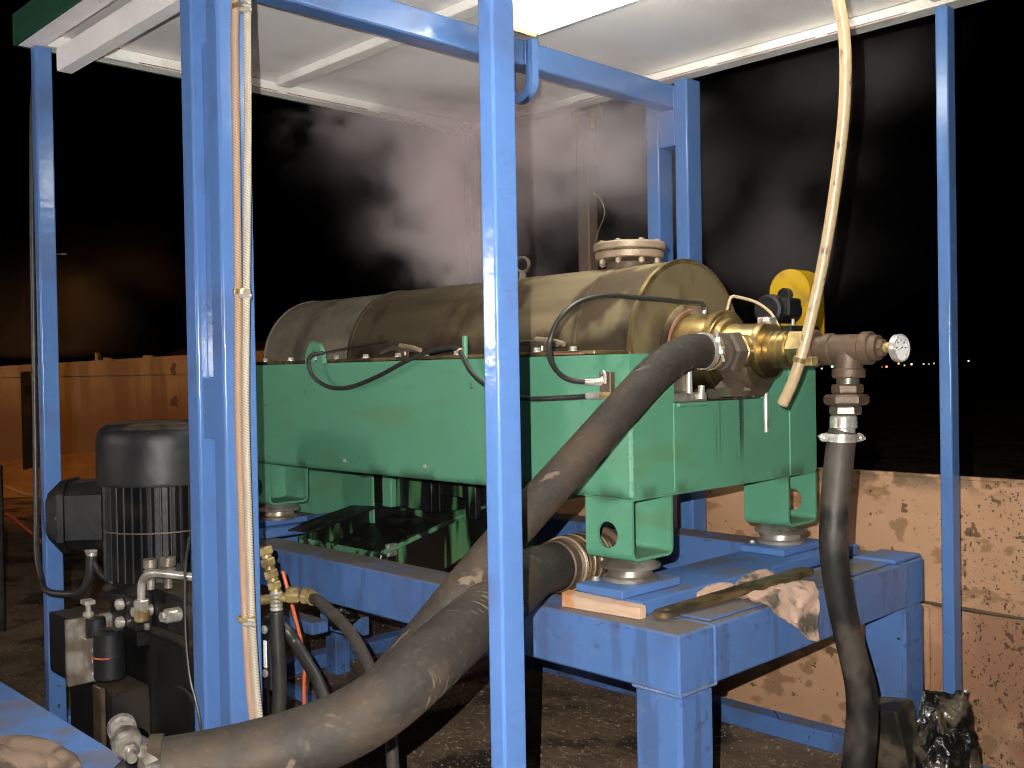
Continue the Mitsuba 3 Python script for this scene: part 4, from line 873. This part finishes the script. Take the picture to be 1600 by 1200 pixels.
# ---------------------------------------------------------------- hydraulic power unit, left
hu = thing('hydraulic_power_unit', 'black hydraulic power unit with ribbed vertical electric motor at left', 'power unit')
mx, my = -3.845, 1.80
mo = put('motor_body', cyl((mx, my, 0.715), (mx, my, 1.10), 0.178, 48), 'motor_paint', hu)
for i, a in enumerate(np.arange(40) / 40 * 2 * math.pi):
    if abs(math.atan2(math.sin(a - 4.06), math.cos(a - 4.06))) < 0.35: continue
    h0 = 0.725 if math.cos(a) < 0.93 else 0.79
    f_ = bx(0.172, 0.228, -0.0042, 0.0042, h0, 1.095, 0.002)
    f_.apply_transform(trimesh.transformations.rotation_matrix(a, [0, 0, 1])); f_.apply_translation((mx, my, 0))
    put('cooling_fin', f_, 'motor_paint', mo)
put('fan_cover', lathe([(0.218, 1.085), (0.240, 1.088), (0.243, 1.10), (0.242, 1.245), (0.238, 1.275), (0.226, 1.302), (0.200, 1.319), (0.165, 1.325), (0, 1.328)], (mx, my, 0), n=64), 'motor_paint', mo, smooth=40)
put('clamp_band', lathe([(0.2285, 0.912), (0.2295, 0.912), (0.2295, 0.917), (0.2285, 0.917)], (mx, my, 0), n=64), 'rust_pipe', mo, smooth=40)
put('end_shield', lathe([(0, 0.66), (0.225, 0.66), (0.228, 0.665), (0.228, 0.685), (0.20, 0.70), (0.18, 0.72), (0, 0.72)], (mx, my, 0), n=48), 'motor_paint', mo, smooth=35)
tb = np.array([-0.62, -0.785, 0.0]); tb /= np.linalg.norm(tb); tn = np.array([-tb[1], tb[0], 0])      # terminal box looks left of the viewer
tc = np.array([mx, my, 0.968])
P8 = lambda d, w0, w1, z0, z1: [tc + tb * d + tn * w + [0, 0, z] for w in (w0, w1) for z in (z0, z1)]
oct_ = lambda d, w, h, k: [tc + tb * d + tn * (sx * (w - k * (j == 0))) + [0, 0, sz * (h - k * (j == 1))] for sx in (-1, 1) for sz in (-1, 1) for j in (0, 1)]
tbx = put('terminal_box', hull(oct_(0.20, 0.120, 0.130, 0.045) + oct_(0.335, 0.120, 0.130, 0.045)), 'motor_paint', mo)
put('lid', hull(oct_(0.339, 0.127, 0.138, 0.046) + oct_(0.362, 0.127, 0.138, 0.046) + oct_(0.420, 0.078, 0.088, 0.030)), 'motor_paint', tbx)
for w, z in ((-0.118, 0.0), (0.118, 0.0), (-0.05, 0.128), (0.05, -0.128), (0.05, 0.128), (-0.05, -0.128)):
    q = tc + tb * 0.360 + tn * w + [0, 0, z]
    put('screw', cyl(q, q + tb * 0.010, 0.008, 10, 0.002), 'brass', tbx)
gq = tc + tb * 0.27 + tn * 0.02 + [0, 0, -0.132]
put('cable_gland', join(hexa(gq, gq - [0, 0, 0.018], 0.026), cyl(gq - [0, 0, 0.018], gq - [0, 0, 0.036], 0.021, 16)), 'bright_steel', tbx)
mc = thing('motor_cable', 'black cable dropping from the motor terminal box and climbing the left post', 'cable')
put('cable', tube([gq - [0, 0, 0.03], gq - [0.005, 0.005, 0.10], gq - [0.03, 0.02, 0.16], gq - [0.10, 0.03, 0.19], (-4.235, 1.49, 0.645), (-4.33, 1.500, 0.691), (-4.400, 1.510, 0.78), (-4.455, 1.530, 0.941), (-4.492, 1.545, 1.208), (-4.498, 1.552, 1.751), (-4.499, 1.558, 2.293), (-4.494, 1.570, 2.700), (-4.47, 1.6, 2.89)], [0.022, 0.020, 0.015, 0.013, 0.013, 0.012, 0.012, 0.011, 0.011, 0.011, 0.011, 0.011, 0.011], 12, 8), 'black_rubber', mc, smooth=True)
put('cable', tube([gq - [0.0, 0.0, 0.04], gq + [0.04, 0.02, -0.10], gq + [0.12, 0.05, -0.14], gq + [0.22, 0.08, -0.18]], 0.012, 10), 'black_rubber', mc, smooth=True)

tk = put('tank', bx(-3.64, -3.17, 1.640, 1.80, DECK, 0.548, 0.012), 'tank_paint', hu)
put('tank_lid', bx(-3.655, -3.16, 1.625, 1.815, 0.550, 0.572, 0.008), 'tank_paint', tk)
put('cleanout_cover', lathe([(0, 0), (0.155, 0), (0.16, 0.006), (0.16, 0.014), (0.15, 0.018), (0, 0.018)], (-3.36, 1.640, 0.25), (0, -1, 0), 40), 'tank_paint', tk)
put('tank_side', bx(-4.10, -3.645, 1.660, 2.15, DECK, 0.50, 0.012), 'tank_paint', hu)
put('lower_box', bx(-4.08, -3.66, 1.51, 1.655, DECK, 0.350, 0.010), 'tank_paint', hu)
put('support_tube', bx(-3.80, -3.72, 1.49, 1.508, DECK, 0.36, 0.004), 'oily_iron', hu)
vb = put('valve_block', bx(-3.70, -3.20, 1.66, 1.80, 0.574, 0.70, 0.006), 'tank_paint', hu)
put('ledge', prism(sg.Polygon([(-4.02, 1.66), (-3.30, 1.66), (-3.34, 1.88), (-3.66, 2.0), (-4.02, 2.0)]), 'xy', 0.702, 0.716), 'tank_paint', hu)
put('port_flange', lathe([(0, 0), (0.074, 0), (0.080, 0.005), (0.080, 0.03), (0.075, 0.035), (0, 0.035)], (-3.79, 1.625, 0.60), (0.0, -1, 0), 36), 'tank_paint', hu)
put('block_cover', bx(-3.735, -3.64, 1.590, 1.659, 0.56, 0.69, 0.006), 'tank_paint', hu)
for x, z in ((-3.745, 0.652), (-3.745, 0.585)):
    put('cap_screw', join(cyl((x, 1.589, z), (x, 1.565, z), 0.021, 18, 0.003), cyl((x, 1.566, z), (x, 1.561, z), 0.012, 6)), 'bright_steel', vb)
for x, z, r in ((-3.655, 0.635, 0.026), (-3.42, 0.655, 0.026)):
    put('port_plug', join(cyl((x, 1.658, z), (x, 1.60, z), r, 20, 0.004), hexa((x, 1.60, z), (x, 1.585, z), r * 0.75)), 'bright_steel', vb)
put('plug', cyl((-3.60, 1.615, 0.574), (-3.60, 1.615, 0.598), 0.010, 12, 0.002), 'dull_steel', vb)
et = put('elbow_tube', tube([(-3.585, 1.590, 0.66), (-3.585, 1.590, 0.72), (-3.575, 1.592, 0.762), (-3.54, 1.600, 0.788), (-3.49, 1.615, 0.796), (-3.34, 1.66, 0.797), (-3.2, 1.70, 0.797)], 0.0145, 16), 'bright_steel', hu, smooth=True)
put('nut', hexa((-3.585, 1.590, 0.655), (-3.585, 1.590, 0.692), 0.029), 'bright_steel', et)
put('socket', cyl((-3.585, 1.590, 0.612), (-3.585, 1.590, 0.656), 0.027, 20, 0.006), 'brass', et)
for x, y, z, r in ((-3.615, 1.64, 0.717, 0.026), (-3.555, 1.68, 0.725, 0.028)):
    put('quick_coupler', join(cyl((x, y, z), (x, y, z + 0.035), r * 0.55, 16), lathe([(r * 0.5, 0.035), (r * 0.9, 0.045), (r * 0.95, 0.070), (r * 0.7, 0.076), (r, 0.082), (r, 0.112), (0, 0.113)], (x, y, z), n=24)), 'dull_steel', hu, smooth=35)
fi = put('filter', lathe([(0, 0.385), (0.05, 0.388), (0.056, 0.395), (0.056, 0.47), (0.058, 0.474), (0.056, 0.478), (0.056, 0.558), (0.048, 0.568), (0, 0.57)], (-3.735, 1.53, 0), n=36), 'motor_paint', hu, smooth=35)
put('clip', tube([(-3.735 + 0.058 * math.cos(a), 1.53 + 0.058 * math.sin(a), 0.474) for a in np.linspace(3.4, 5.9, 12)], 0.003, 6), 'orange_sheath', fi)
cbx = put('control_box', bx(-4.085, -3.885, 1.440, 1.60, 0.365, 0.595, 0.006), 'tank_paint', hu)
put('end_plate', bx(-3.883, -3.860, 1.425, 1.605, 0.350, 0.600, 0.003), 'dull_steel', cbx)
put('end_plate', bx(-3.858, -3.846, 1.445, 1.60, 0.355, 0.595, 0.003), 'dull_steel', cbx)
put('mounting_face', bx(-3.845, -3.80, 1.475, 1.60, 0.37, 0.53, 0.003), 'dull_steel', cbx)
for z in (0.395, 0.445, 0.485):
    put('screw', cyl((-3.80, 1.50, z), (-3.79, 1.50, z), 0.010, 12, 0.002), 'bright_steel', cbx)
put('solenoid', join(cyl((-3.83, 1.52, 0.53), (-3.83, 1.52, 0.60), 0.036, 20, 0.005)), 'motor_paint', cbx)
put('solenoid_stem', join(cyl((-3.845, 1.50, 0.60), (-3.845, 1.50, 0.650), 0.010, 12), cyl((-3.845, 1.50, 0.605), (-3.845, 1.50, 0.622), 0.02, 16, 0.003), bx(-3.872, -3.822, 1.48, 1.52, 0.650, 0.668, 0.003)), 'bright_steel', cbx)
put('rear_plate', bx(-4.05, -3.66, 1.605, 1.657, 0.50, 0.56, 0.004), 'tank_paint', hu)

# brass manifold fittings and hoses right of the near column
bm = thing('brass_fittings', 'stack of brass hydraulic fittings beside the near blue column', 'fitting')
B = [(-2.929, 1.712, 0.944), (-2.923, 1.718, 0.906), (-2.916, 1.724, 0.868), (-2.908, 1.732, 0.830), (-2.902, 1.737, 0.795)]
for i in range(4):
    a, b = np.array(B[i]), np.array(B[i + 1])
    put('nut', join(hexa(a + (b - a) * 0.06, a + (b - a) * 0.72, 0.027 - 0.001 * i), cyl(a + (b - a) * 0.7, b, 0.017, 14)), 'brass', bm)
sl = np.array([[-2.902, 1.737, 0.797 - 0.0065 * i] for i in range(11)])
put('crimp_sleeve', tube(sl, np.tile([0.0185, 0.0215], 6)[:11], 18, raw=True), 'bright_steel', bm)
put('branch', join(cyl((-2.94, 1.70, 0.768), (-2.86, 1.775, 0.780), 0.016, 14), hexa((-2.876, 1.762, 0.785), (-2.845, 1.79, 0.786), 0.027), hexa((-2.838, 1.795, 0.784), (-2.822, 1.806, 0.782), 0.027), cyl((-2.82, 1.806, 0.782), (-2.79, 1.812, 0.774), 0.0235, 18, 0.004)), 'brass', bm)
HA = [(-2.902, 1.737, 0.735), (-2.900, 1.736, 0.658), (-2.896, 1.739, 0.554), (-2.895, 1.738, 0.450), (-2.900, 1.732, 0.367), (-2.91, 1.73, 0.2), (-2.92, 1.73, DECK + 0.03)]
one('hydraulic_hose', tube(HA, 0.0235, 16, 8), 'black_rubber', 'black hydraulic hose hanging straight down from the brass fittings', 'hose', smooth=True)
HB = [(-2.80, 1.808, 0.778), (-2.75, 1.80, 0.776), (-2.718, 1.798, 0.767), (-2.641, 1.795, 0.740), (-2.568, 1.795, 0.705), (-2.499, 1.790, 0.655), (-2.435, 1.783, 0.593), (-2.376, 1.771, 0.528), (-2.33, 1.76, 0.44), (-2.31, 1.75, 0.2), (-2.31, 1.75, DECK + 0.03)]
one('hydraulic_hose', tube(HB, 0.0185, 16, 8), 'dusty_rubber', 'dusty hydraulic hose arching right from the brass fittings in front of the stand', 'hose', smooth=True)
HC = [(-3.12, 1.84, 0.66), (-3.053, 1.865, 0.618), (-3.031, 1.887, 0.573), (-2.961, 1.886, 0.521), (-2.888, 1.888, 0.455), (-2.80, 1.88, 0.33), (-2.74, 1.87, 0.15), (-2.72, 1.87, DECK + 0.03)]
one('hydraulic_hose', tube(HC, 0.021, 14, 8), 'black_rubber', 'dark hydraulic hose slanting down behind the straight black one', 'hose', smooth=True)
one('orange_cable', tube([(-3.16, 1.92, 0.80), (-3.133, 1.928, 0.718), (-3.121, 1.940, 0.649), (-3.105, 1.954, 0.558), (-3.096, 1.962, 0.478), (-3.098, 1.959, 0.408), (-3.11, 1.95, 0.2), (-3.2, 1.9, DECK + 0.03)], 0.0065, 10), 'orange_sheath', 'thin bright orange cable hanging behind the hydraulic hoses', 'cable')
one('column_wire', tube([(-3.10, 1.54, 0.98), (-3.125, 1.535, 0.871), (-3.122, 1.53, 0.669), (-3.10, 1.53, 0.527), (-3.07, 1.535, 0.446), (-3.05, 1.54, 0.365), (-3.04, 1.545, 0.2)], 0.0045, 8), 'black_rubber', 'thin dark wire running down the foot of the near blue column', 'wire')
sg_ = thing('sight_gauge', 'narrow oil level sight gauge with white strip beside the near column', 'gauge')
put('body', bx(-2.990, -2.940, 1.735, 1.755, 0.46, 0.70, 0.005), 'motor_paint', sg_)
put('window', bx(-2.977, -2.960, 1.729, 1.734, 0.535, 0.625, 0.002), 'white_enamel', sg_)
for z in (0.662, 0.518):
    put('screw', cyl((-2.965, 1.734, z), (-2.965, 1.722, z), 0.014, 16, 0.003), 'bright_steel', sg_)
put('mount', bx(-3.10, -2.991, 1.742, 1.756, 0.60, 0.66, 0.003), 'tank_paint', sg_)

# ---------------------------------------------------------------- loose things on the stand and the deck


def crumple(c, axes, seed, amp=0.35, n=4):
    m = trimesh.creation.icosphere(subdivisions=n)
    v = m.vertices
    h = meshkit.fbm(v * 1.9 + seed, 4, seed) * 2 - 1
    ridge = 1 - np.abs(2 * meshkit.fbm(v * 2.6 + 7 + seed, 3, seed + 1) - 1) * 2.2
    m.vertices = v * (1 + amp * h + 0.28 * amp * ridge)[:, None] * np.array(axes) + np.array(c)
    return m


def cloth(pts, th, n=30, amp=0.02, seed=0):
    """a wrinkled sheet over a 4 x 4 grid of points (rows go down the cloth)"""
    from scipy.interpolate import RectBivariateSpline
    g = np.array(pts, float)
    a, b = np.linspace(0, 1, g.shape[0]), np.linspace(0, 1, g.shape[1])
    t = np.linspace(0, 1, n)
    V = np.stack([RectBivariateSpline(a, b, g[..., k], kx=min(3, len(a) - 1), ky=min(3, len(b) - 1))(t, t) for k in range(3)], -1)
    w = meshkit.fbm(V * 26 + seed, 3, seed) * 2 - 1
    w2 = 1 - 2.5 * np.abs(2 * meshkit.fbm(V * 13 + 3 + seed, 2, seed + 2) - 1)
    nrm = np.cross(np.gradient(V, axis=0), np.gradient(V, axis=1)); nrm /= np.linalg.norm(nrm, axis=-1, keepdims=True) + 1e-9
    top = V + nrm * (amp * w + amp * w2)[..., None]
    bot = top - nrm * th
    i, j = np.meshgrid(np.arange(n - 1), np.arange(n - 1), indexing='ij')
    q = np.stack([i * n + j, (i + 1) * n + j, (i + 1) * n + j + 1, i * n + j + 1], -1).reshape(-1, 4)
    return trimesh.Trimesh(np.vstack([top.reshape(-1, 3), bot.reshape(-1, 3)]), np.vstack([q[:, [0, 1, 2]], q[:, [0, 2, 3]], q[:, [0, 2, 1]] + n * n, q[:, [0, 3, 2]] + n * n]), process=False)


rg = thing('rag', 'crumpled pinkish oily rag hanging over the end beam of the stand', 'rag')
put('cloth', cloth([[(-1.925, 2.76, 0.748), (-1.93, 2.86, 0.752), (-1.93, 2.99, 0.752), (-1.92, 3.10, 0.748)],
                    [(-1.83, 2.80, 0.752), (-1.82, 2.87, 0.762), (-1.82, 2.96, 0.762), (-1.81, 3.12, 0.755)],
                    [(-1.75, 2.76, 0.764), (-1.74, 2.85, 0.776), (-1.745, 2.94, 0.775), (-1.74, 3.10, 0.766)],
                    [(-1.715, 2.79, 0.735), (-1.71, 2.86, 0.715), (-1.705, 2.95, 0.72), (-1.705, 3.06, 0.735)],
                    [(-1.705, 2.845, 0.700), (-1.695, 2.885, 0.680), (-1.69, 2.965, 0.650), (-1.69, 3.03, 0.690)],
                    [(-1.70, 2.87, 0.678), (-1.69, 2.90, 0.660), (-1.685, 2.985, 0.605), (-1.685, 3.01, 0.640)]], 0.006, 46, 0.010, 3), 'rag_cloth', rg, smooth=True)
put('fold', crumple((-1.935, 2.80, 0.762), (0.022, 0.09, 0.020), 4, 0.5), 'rag_cloth', rg, smooth=True)
put('fold', crumple((-1.930, 3.04, 0.766), (0.022, 0.10, 0.022), 9, 0.5), 'rag_cloth', rg, smooth=True)
fbar = prism(rrect(-0.03, 0.03, 0, 0.80, 0.029).difference(sg.Point(0, 0.045).buffer(0.012)), 'xy', 0, 0.016)
fbar.apply_transform(trimesh.transformations.rotation_matrix(math.radians(-4), [0, 0, 1])); fbar.apply_transform(trimesh.transformations.rotation_matrix(math.radians(1.8), [1, 0, 0])); fbar.apply_translation((-1.885, 2.425, 0.750))
one('flat_bar', fbar, 'rusty_bar', 'rusty flat steel bar lying across the rag on the stand', 'bar', smooth=25)
wd_ = hull([[-2.225, 2.372, 0.742], [-2.225, 2.41, 0.742], [-2.225, 2.372, 0.785], [-2.225, 2.405, 0.790], [-2.215, 2.365, 0.780], [-1.93, 2.40, 0.742], [-1.93, 2.43, 0.742], [-1.93, 2.40, 0.778], [-1.93, 2.43, 0.780], [-1.936, 2.394, 0.775]])
one('wooden_wedge', wd_, 'raw_wood', 'pale wooden batten lying on the stand in front of the green leg', 'batten')
rag2 = thing('rag', 'brown twisted rag lying on the blue platform in the lower left corner', 'rag')
RG = [(-2.72, 0.78, 0.592), (-2.62, 0.83, 0.598), (-2.52, 0.865, 0.602), (-2.44, 0.895, 0.602), (-2.38, 0.90, 0.595)]
for k, (dy, dz_, r) in enumerate(((0.0, 0.004, 0.026), (-0.045, 0.0, 0.024), (-0.09, 0.006, 0.028), (-0.13, 0.0, 0.03))):
    put('twist', tube([(x + 0.02 * math.sin(5 * x + k), y + dy + 0.012 * math.sin(19 * x + 2 * k), z + dz_ + 0.006 * math.sin(31 * x + k)) for x, y, z in RG], [r * 0.8, r, r * 1.15, r, r * 0.5], 14, 10, bump=wob(0.35, 16, k)), 'brown_rag_cloth', rag2, smooth=True)
rub = thing('timber_offcut', 'oil blackened timber offcut leaning against the right post', 'timber')
tm = bx(-0.09, 0.09, -0.07, 0.07, 0, 0.45, 0.008)
tm.apply_transform(trimesh.transformations.rotation_matrix(math.radians(-9), [0, 1, 0])); tm.apply_transform(trimesh.transformations.rotation_matrix(math.radians(7), [1, 0, 0])); tm.apply_translation((-1.64, 3.56, DECK))
put('block', tm, 'oily_timber', rub)
pbg = thing('plastic_sheet', 'crumpled glossy black oily plastic heaped at the foot of the right post', 'plastic')
put('sheet', cloth([[(-1.62, 3.66, 0.285), (-1.58, 3.69, 0.305), (-1.53, 3.70, 0.315), (-1.50, 3.72, 0.31)],
                    [(-1.61, 3.60, 0.20), (-1.56, 3.62, 0.22), (-1.51, 3.66, 0.23), (-1.47, 3.70, 0.22)],
                    [(-1.60, 3.58, 0.08), (-1.54, 3.58, 0.11), (-1.48, 3.63, 0.12), (-1.43, 3.68, 0.08)],
                    [(-1.60, 3.52, -0.05), (-1.52, 3.52, -0.01), (-1.44, 3.58, 0.0), (-1.38, 3.66, -0.06)],
                    [(-1.60, 3.44, -0.15), (-1.50, 3.44, -0.14), (-1.40, 3.52, -0.14), (-1.32, 3.62, -0.16)]], 0.004, 44, 0.02, 12), 'oily_plastic', pbg, smooth=True)
put('heap', crumple((-1.55, 3.60, -0.02), (0.10, 0.10, 0.22), 5, 0.45), 'oily_plastic', pbg, smooth=True)

one('oily_debris', crumple((-4.105, 2.822, 0.32), (0.07, 0.06, 0.05), 6, 0.6), 'crude', 'black oily lump of debris stuck beneath the front beam of the stand', 'debris', smooth=True)
# brown steel pole beyond the machine, and its wire
bp = thing('brown_pole', 'brown steel pole with a yellow fitting standing behind the steam', 'pole')
put('pole', bx(-4.37, -4.27, 4.86, 4.95, DECK, 3.12, 0.008), 'brown_paint', bp)
put('fitting', join(bx(-4.40, -4.22, 4.84, 4.96, 3.125, 3.20, 0.01), cyl((-4.22, 4.85, 3.12), (-4.22, 4.85, 3.02), 0.03, 14)), 'yellow_paint', bp)
one('hanging_wire', tube([(-2.66, 3.06, 2.20), (-2.615, 3.06, 2.155), (-2.60, 3.05, 2.10), (-2.625, 3.04, 2.04), (-2.632, 3.03, 1.985), (-2.605, 3.02, 1.965)], 0.002, 6), 'rusty_bar', 'thin curled wire rising from the brown flange on the casing', 'wire')

# ---------------------------------------------------------------- lamps beyond the skid and lights on the horizon


def sphere_lamp(name, c, r, color, label, cat, group=None, weight=1.0):
    key = one(name, trimesh.creation.icosphere(subdivisions=2, radius=r).apply_translation(c), 'lamp_grey', label, cat, group, smooth=True)
    scene[key]['emitter'] = {'type': 'area', 'radiance': {'type': 'rgb', 'value': color}, 'sampling_weight': weight}
    return key


HL = [(-151.08, 274.94, 0.65, 0.30, (0.5, 0.55, 0.5), 'dim whitish distant lamp, leftmost of all, beside the green frame'), (-148.96, 277.12, 1.13, 0.36, (1.0, 2.6, 0.9), 'bright green distant lamp just left of the brown union fitting'),
      (-138.7, 287.7, 0.80, 0.24, (0.5, 0.12, 0.08), 'faint red distant lamp beside the brighter red one, below the gauge'), (-137.74, 288.65, 0.85, 0.34, (2.2, 0.6, 0.3), 'bright red distant lamp low below the left of the white gauge'),
      (-135.23, 291.25, 1.74, 0.30, (1.5, 0.8, 0.2), 'orange distant lamp directly under the white gauge'), (-134.04, 292.46, 1.14, 0.28, (0.6, 0.6, 0.2), 'dim yellow distant lamp, first to the right of the gauge'),
      (-132.59, 293.96, 1.48, 0.34, (1.8, 0.9, 0.3), 'bright amber distant lamp, second to the right of the gauge'), (-130.08, 296.54, 1.42, 0.26, (0.7, 0.8, 0.5), 'pale greenish distant lamp midway between gauge and right post'),
      (-129.02, 297.62, 1.40, 0.24, (0.5, 0.45, 0.3), 'faint distant lamp, third to the left of the right post'), (-127.97, 298.71, 1.56, 0.24, (0.6, 0.5, 0.35), 'faint distant lamp, second to the left of the right post'),
      (-126.51, 300.20, 1.52, 0.30, (1.6, 0.7, 0.3), 'orange distant lamp touching the left edge of the right post'), (-120.83, 306.05, 2.14, 0.30, (0.6, 0.8, 0.8), 'bluish distant lamp, the only one right of the right post')]
for x, y, z, r, col_, nm in HL:
    sphere_lamp('distant_lamp', (x, y, z), r, [v for v in col_], nm, 'lamp', 'distant lamps on the horizon', 0.01)

# sodium flood on its mast, left of the view, turned to the concrete wall
sm = thing('sodium_lamp', 'sodium flood lamp on a mast in front of the concrete wall', 'lamp')
LA = np.array([-11.3, 1.6, 4.6])
LDIR = np.array([-16.4, 6.6, 2.1]) - LA; LDIR /= np.linalg.norm(LDIR)
put('mast', cyl((LA[0] + 0.3, LA[1] - 0.2, DECK), (LA[0] + 0.3, LA[1] - 0.2, LA[2] + 0.2), 0.05, 12), 'tank_paint', sm)
put('hood', lathe([(0.0, -0.22), (0.12, -0.2), (0.22, 0.0), (0.20, 0.0), (0.11, -0.17), (0, -0.19)], LA, LDIR, 28), 'tank_paint', sm)
scene['sodium_light'] = {'type': 'spot', 'intensity': {'type': 'rgb', 'value': [62, 25, 4.6]}, 'cutoff_angle': 52.0, 'beam_width': 14.0, 'to_world': T().look_at(origin=(LA + LDIR * 0.02).tolist(), target=(LA + LDIR).tolist(), up=[0, 0, 1])}
# upright work-light batten left of the canopy, out of the picture: its image gleams on the posts' left faces and on the motor
wl = thing('work_light', 'upright work light batten on a stand left of the canopy', 'lamp')
LB = np.array([-4.95, -1.58, 1.92])
put('stand', cyl((LB[0], LB[1], DECK), (LB[0], LB[1], LB[2] - 0.32), 0.025, 12), 'tank_paint', wl)
put('back', bx(LB[0] - 0.08, LB[0] + 0.08, LB[1] - 0.10, LB[1] - 0.06, LB[2] - 0.32, LB[2] + 0.32, 0.01), 'tank_paint', wl)
k_ = put('tube', cyl(LB - [0, 0, 0.28], LB + [0, 0, 0.28], 0.05, 20, 0.01), 'lamp_grey', wl)
scene[k_]['emitter'] = {'type': 'area', 'radiance': {'type': 'rgb', 'value': [215, 185, 172]}, 'sampling_weight': 1.0}

# ---------------------------------------------------------------- steam


def vapour(name, lo, hi, shape, density, scale, label):
    lo, hi = np.array(lo, float), np.array(hi, float)
    nx, ny, nz = shape
    z, y, x = np.meshgrid(*[np.linspace(lo[k], hi[k], n) for k, n in ((2, nz), (1, ny), (0, nx))], indexing='ij')
    d = density(x, y, z)
    e = [np.clip(np.minimum((v - lo[k]) / (hi[k] - lo[k]), (hi[k] - v) / (hi[k] - lo[k])) / 0.10, 0, 1) for k, v in ((0, x), (1, y), (2, z))]
    d = d * e[0] * e[1] * np.clip(e[2] * 3, 0, 1)
    m = T().translate(lo.tolist()).scale((hi - lo).tolist())
    scene[name + '_medium'] = {'type': 'heterogeneous', 'albedo': {'type': 'constvolume', 'value': {'type': 'rgb', 'value': [0.96, 0.88, 0.88]}}, 'scale': float(scale),
                               'sigma_t': {'type': 'gridvolume', 'grid': mi.VolumeGrid(np.ascontiguousarray(d[..., None].astype(np.float32))), 'to_world': m, 'filter_type': 'trilinear', 'wrap_mode': 'clamp'},
                               'phase': {'type': 'hg', 'g': 0.1}}
    key = thing(name, label, 'steam', kind='stuff')
    scene[key] = {'type': 'cube', 'to_world': T().translate(((lo + hi) / 2).tolist()).scale(((hi - lo) / 2 * 0.9995).tolist()), 'bsdf': {'type': 'null'}, 'interior': {'type': 'ref', 'id': name + '_medium'}}


def blob(x, y, z, c, r):
    return np.exp(-(((x - c[0]) / r[0]) ** 2 + ((y - c[1]) / r[1]) ** 2 + ((z - c[2]) / r[2]) ** 2))


def n3(x, y, z, f, seed):
    return meshkit.fbm(np.stack([x * f, y * f, z * f], -1), 5, seed)


def d_main(x, y, z):
    env = 1.3 * blob(x, y, z, (-3.86, 3.45, 2.02), (0.17, 0.30, 0.25)) + 1.5 * blob(x, y, z, (-3.93, 3.46, 2.36), (0.22, 0.34, 0.27)) + 1.25 * blob(x, y, z, (-3.68, 3.65, 2.66), (0.58, 0.45, 0.27))
    env += 0.85 * blob(x, y, z, (-4.35, 3.05, 2.86), (0.46, 0.45, 0.13)) + 0.42 * blob(x, y, z, (-3.35, 4.0, 2.62), (0.42, 0.42, 0.34))
    q = n3(x, y, z, 1.7, 3) - 0.5
    k = n3(x + 0.5 * q, y, z + 0.5 * q, 3.6, 11) + 0.6 * n3(x, y, z, 8, 4) - 0.30
    return env * np.clip((k - 0.42 + 0.10 * np.clip(env - 0.7, 0, 1)) * 6.5, 0, 1.8)


vapour('steam', (-4.95, 2.75, 1.90), (-2.75, 4.75, 2.893), (110, 100, 60), d_main, 3.3, 'cloud of pale steam rising from the brown casing up under the roof')
vapour('thin_steam', (-4.6, 5.4, 1.7), (-2.6, 7.4, 3.9), (56, 56, 56), lambda x, y, z: (0.8 * blob(x, y, z, (-3.72, 6.2, 2.48), (0.42, 0.5, 0.42)) + 0.7 * blob(x, y, z, (-3.35, 6.65, 3.55), (0.55, 0.5, 0.22))) * np.clip((n3(x, y, z, 2.3, 21) - 0.40) * 4.0, 0, 1.4), 2.2,
       'faint thin steam drifting in the dark to the right of the machine')
vapour('lit_smoke', (-17.0, 4.3, 1.75), (-13.2, 8.2, 5.2), (56, 56, 56), lambda x, y, z: (1.0 * blob(x, y, z, (-15.7, 5.5, 2.1), (0.9, 0.8, 0.55)) + 0.8 * blob(x, y, z, (-14.9, 6.3, 2.7), (0.9, 0.8, 0.55))) * np.clip((n3(x, y, z, 0.9, 31) - 0.40) * 4.0, 0, 1.4), 0.20,
       'dim orange lit smoke above the far concrete wall')
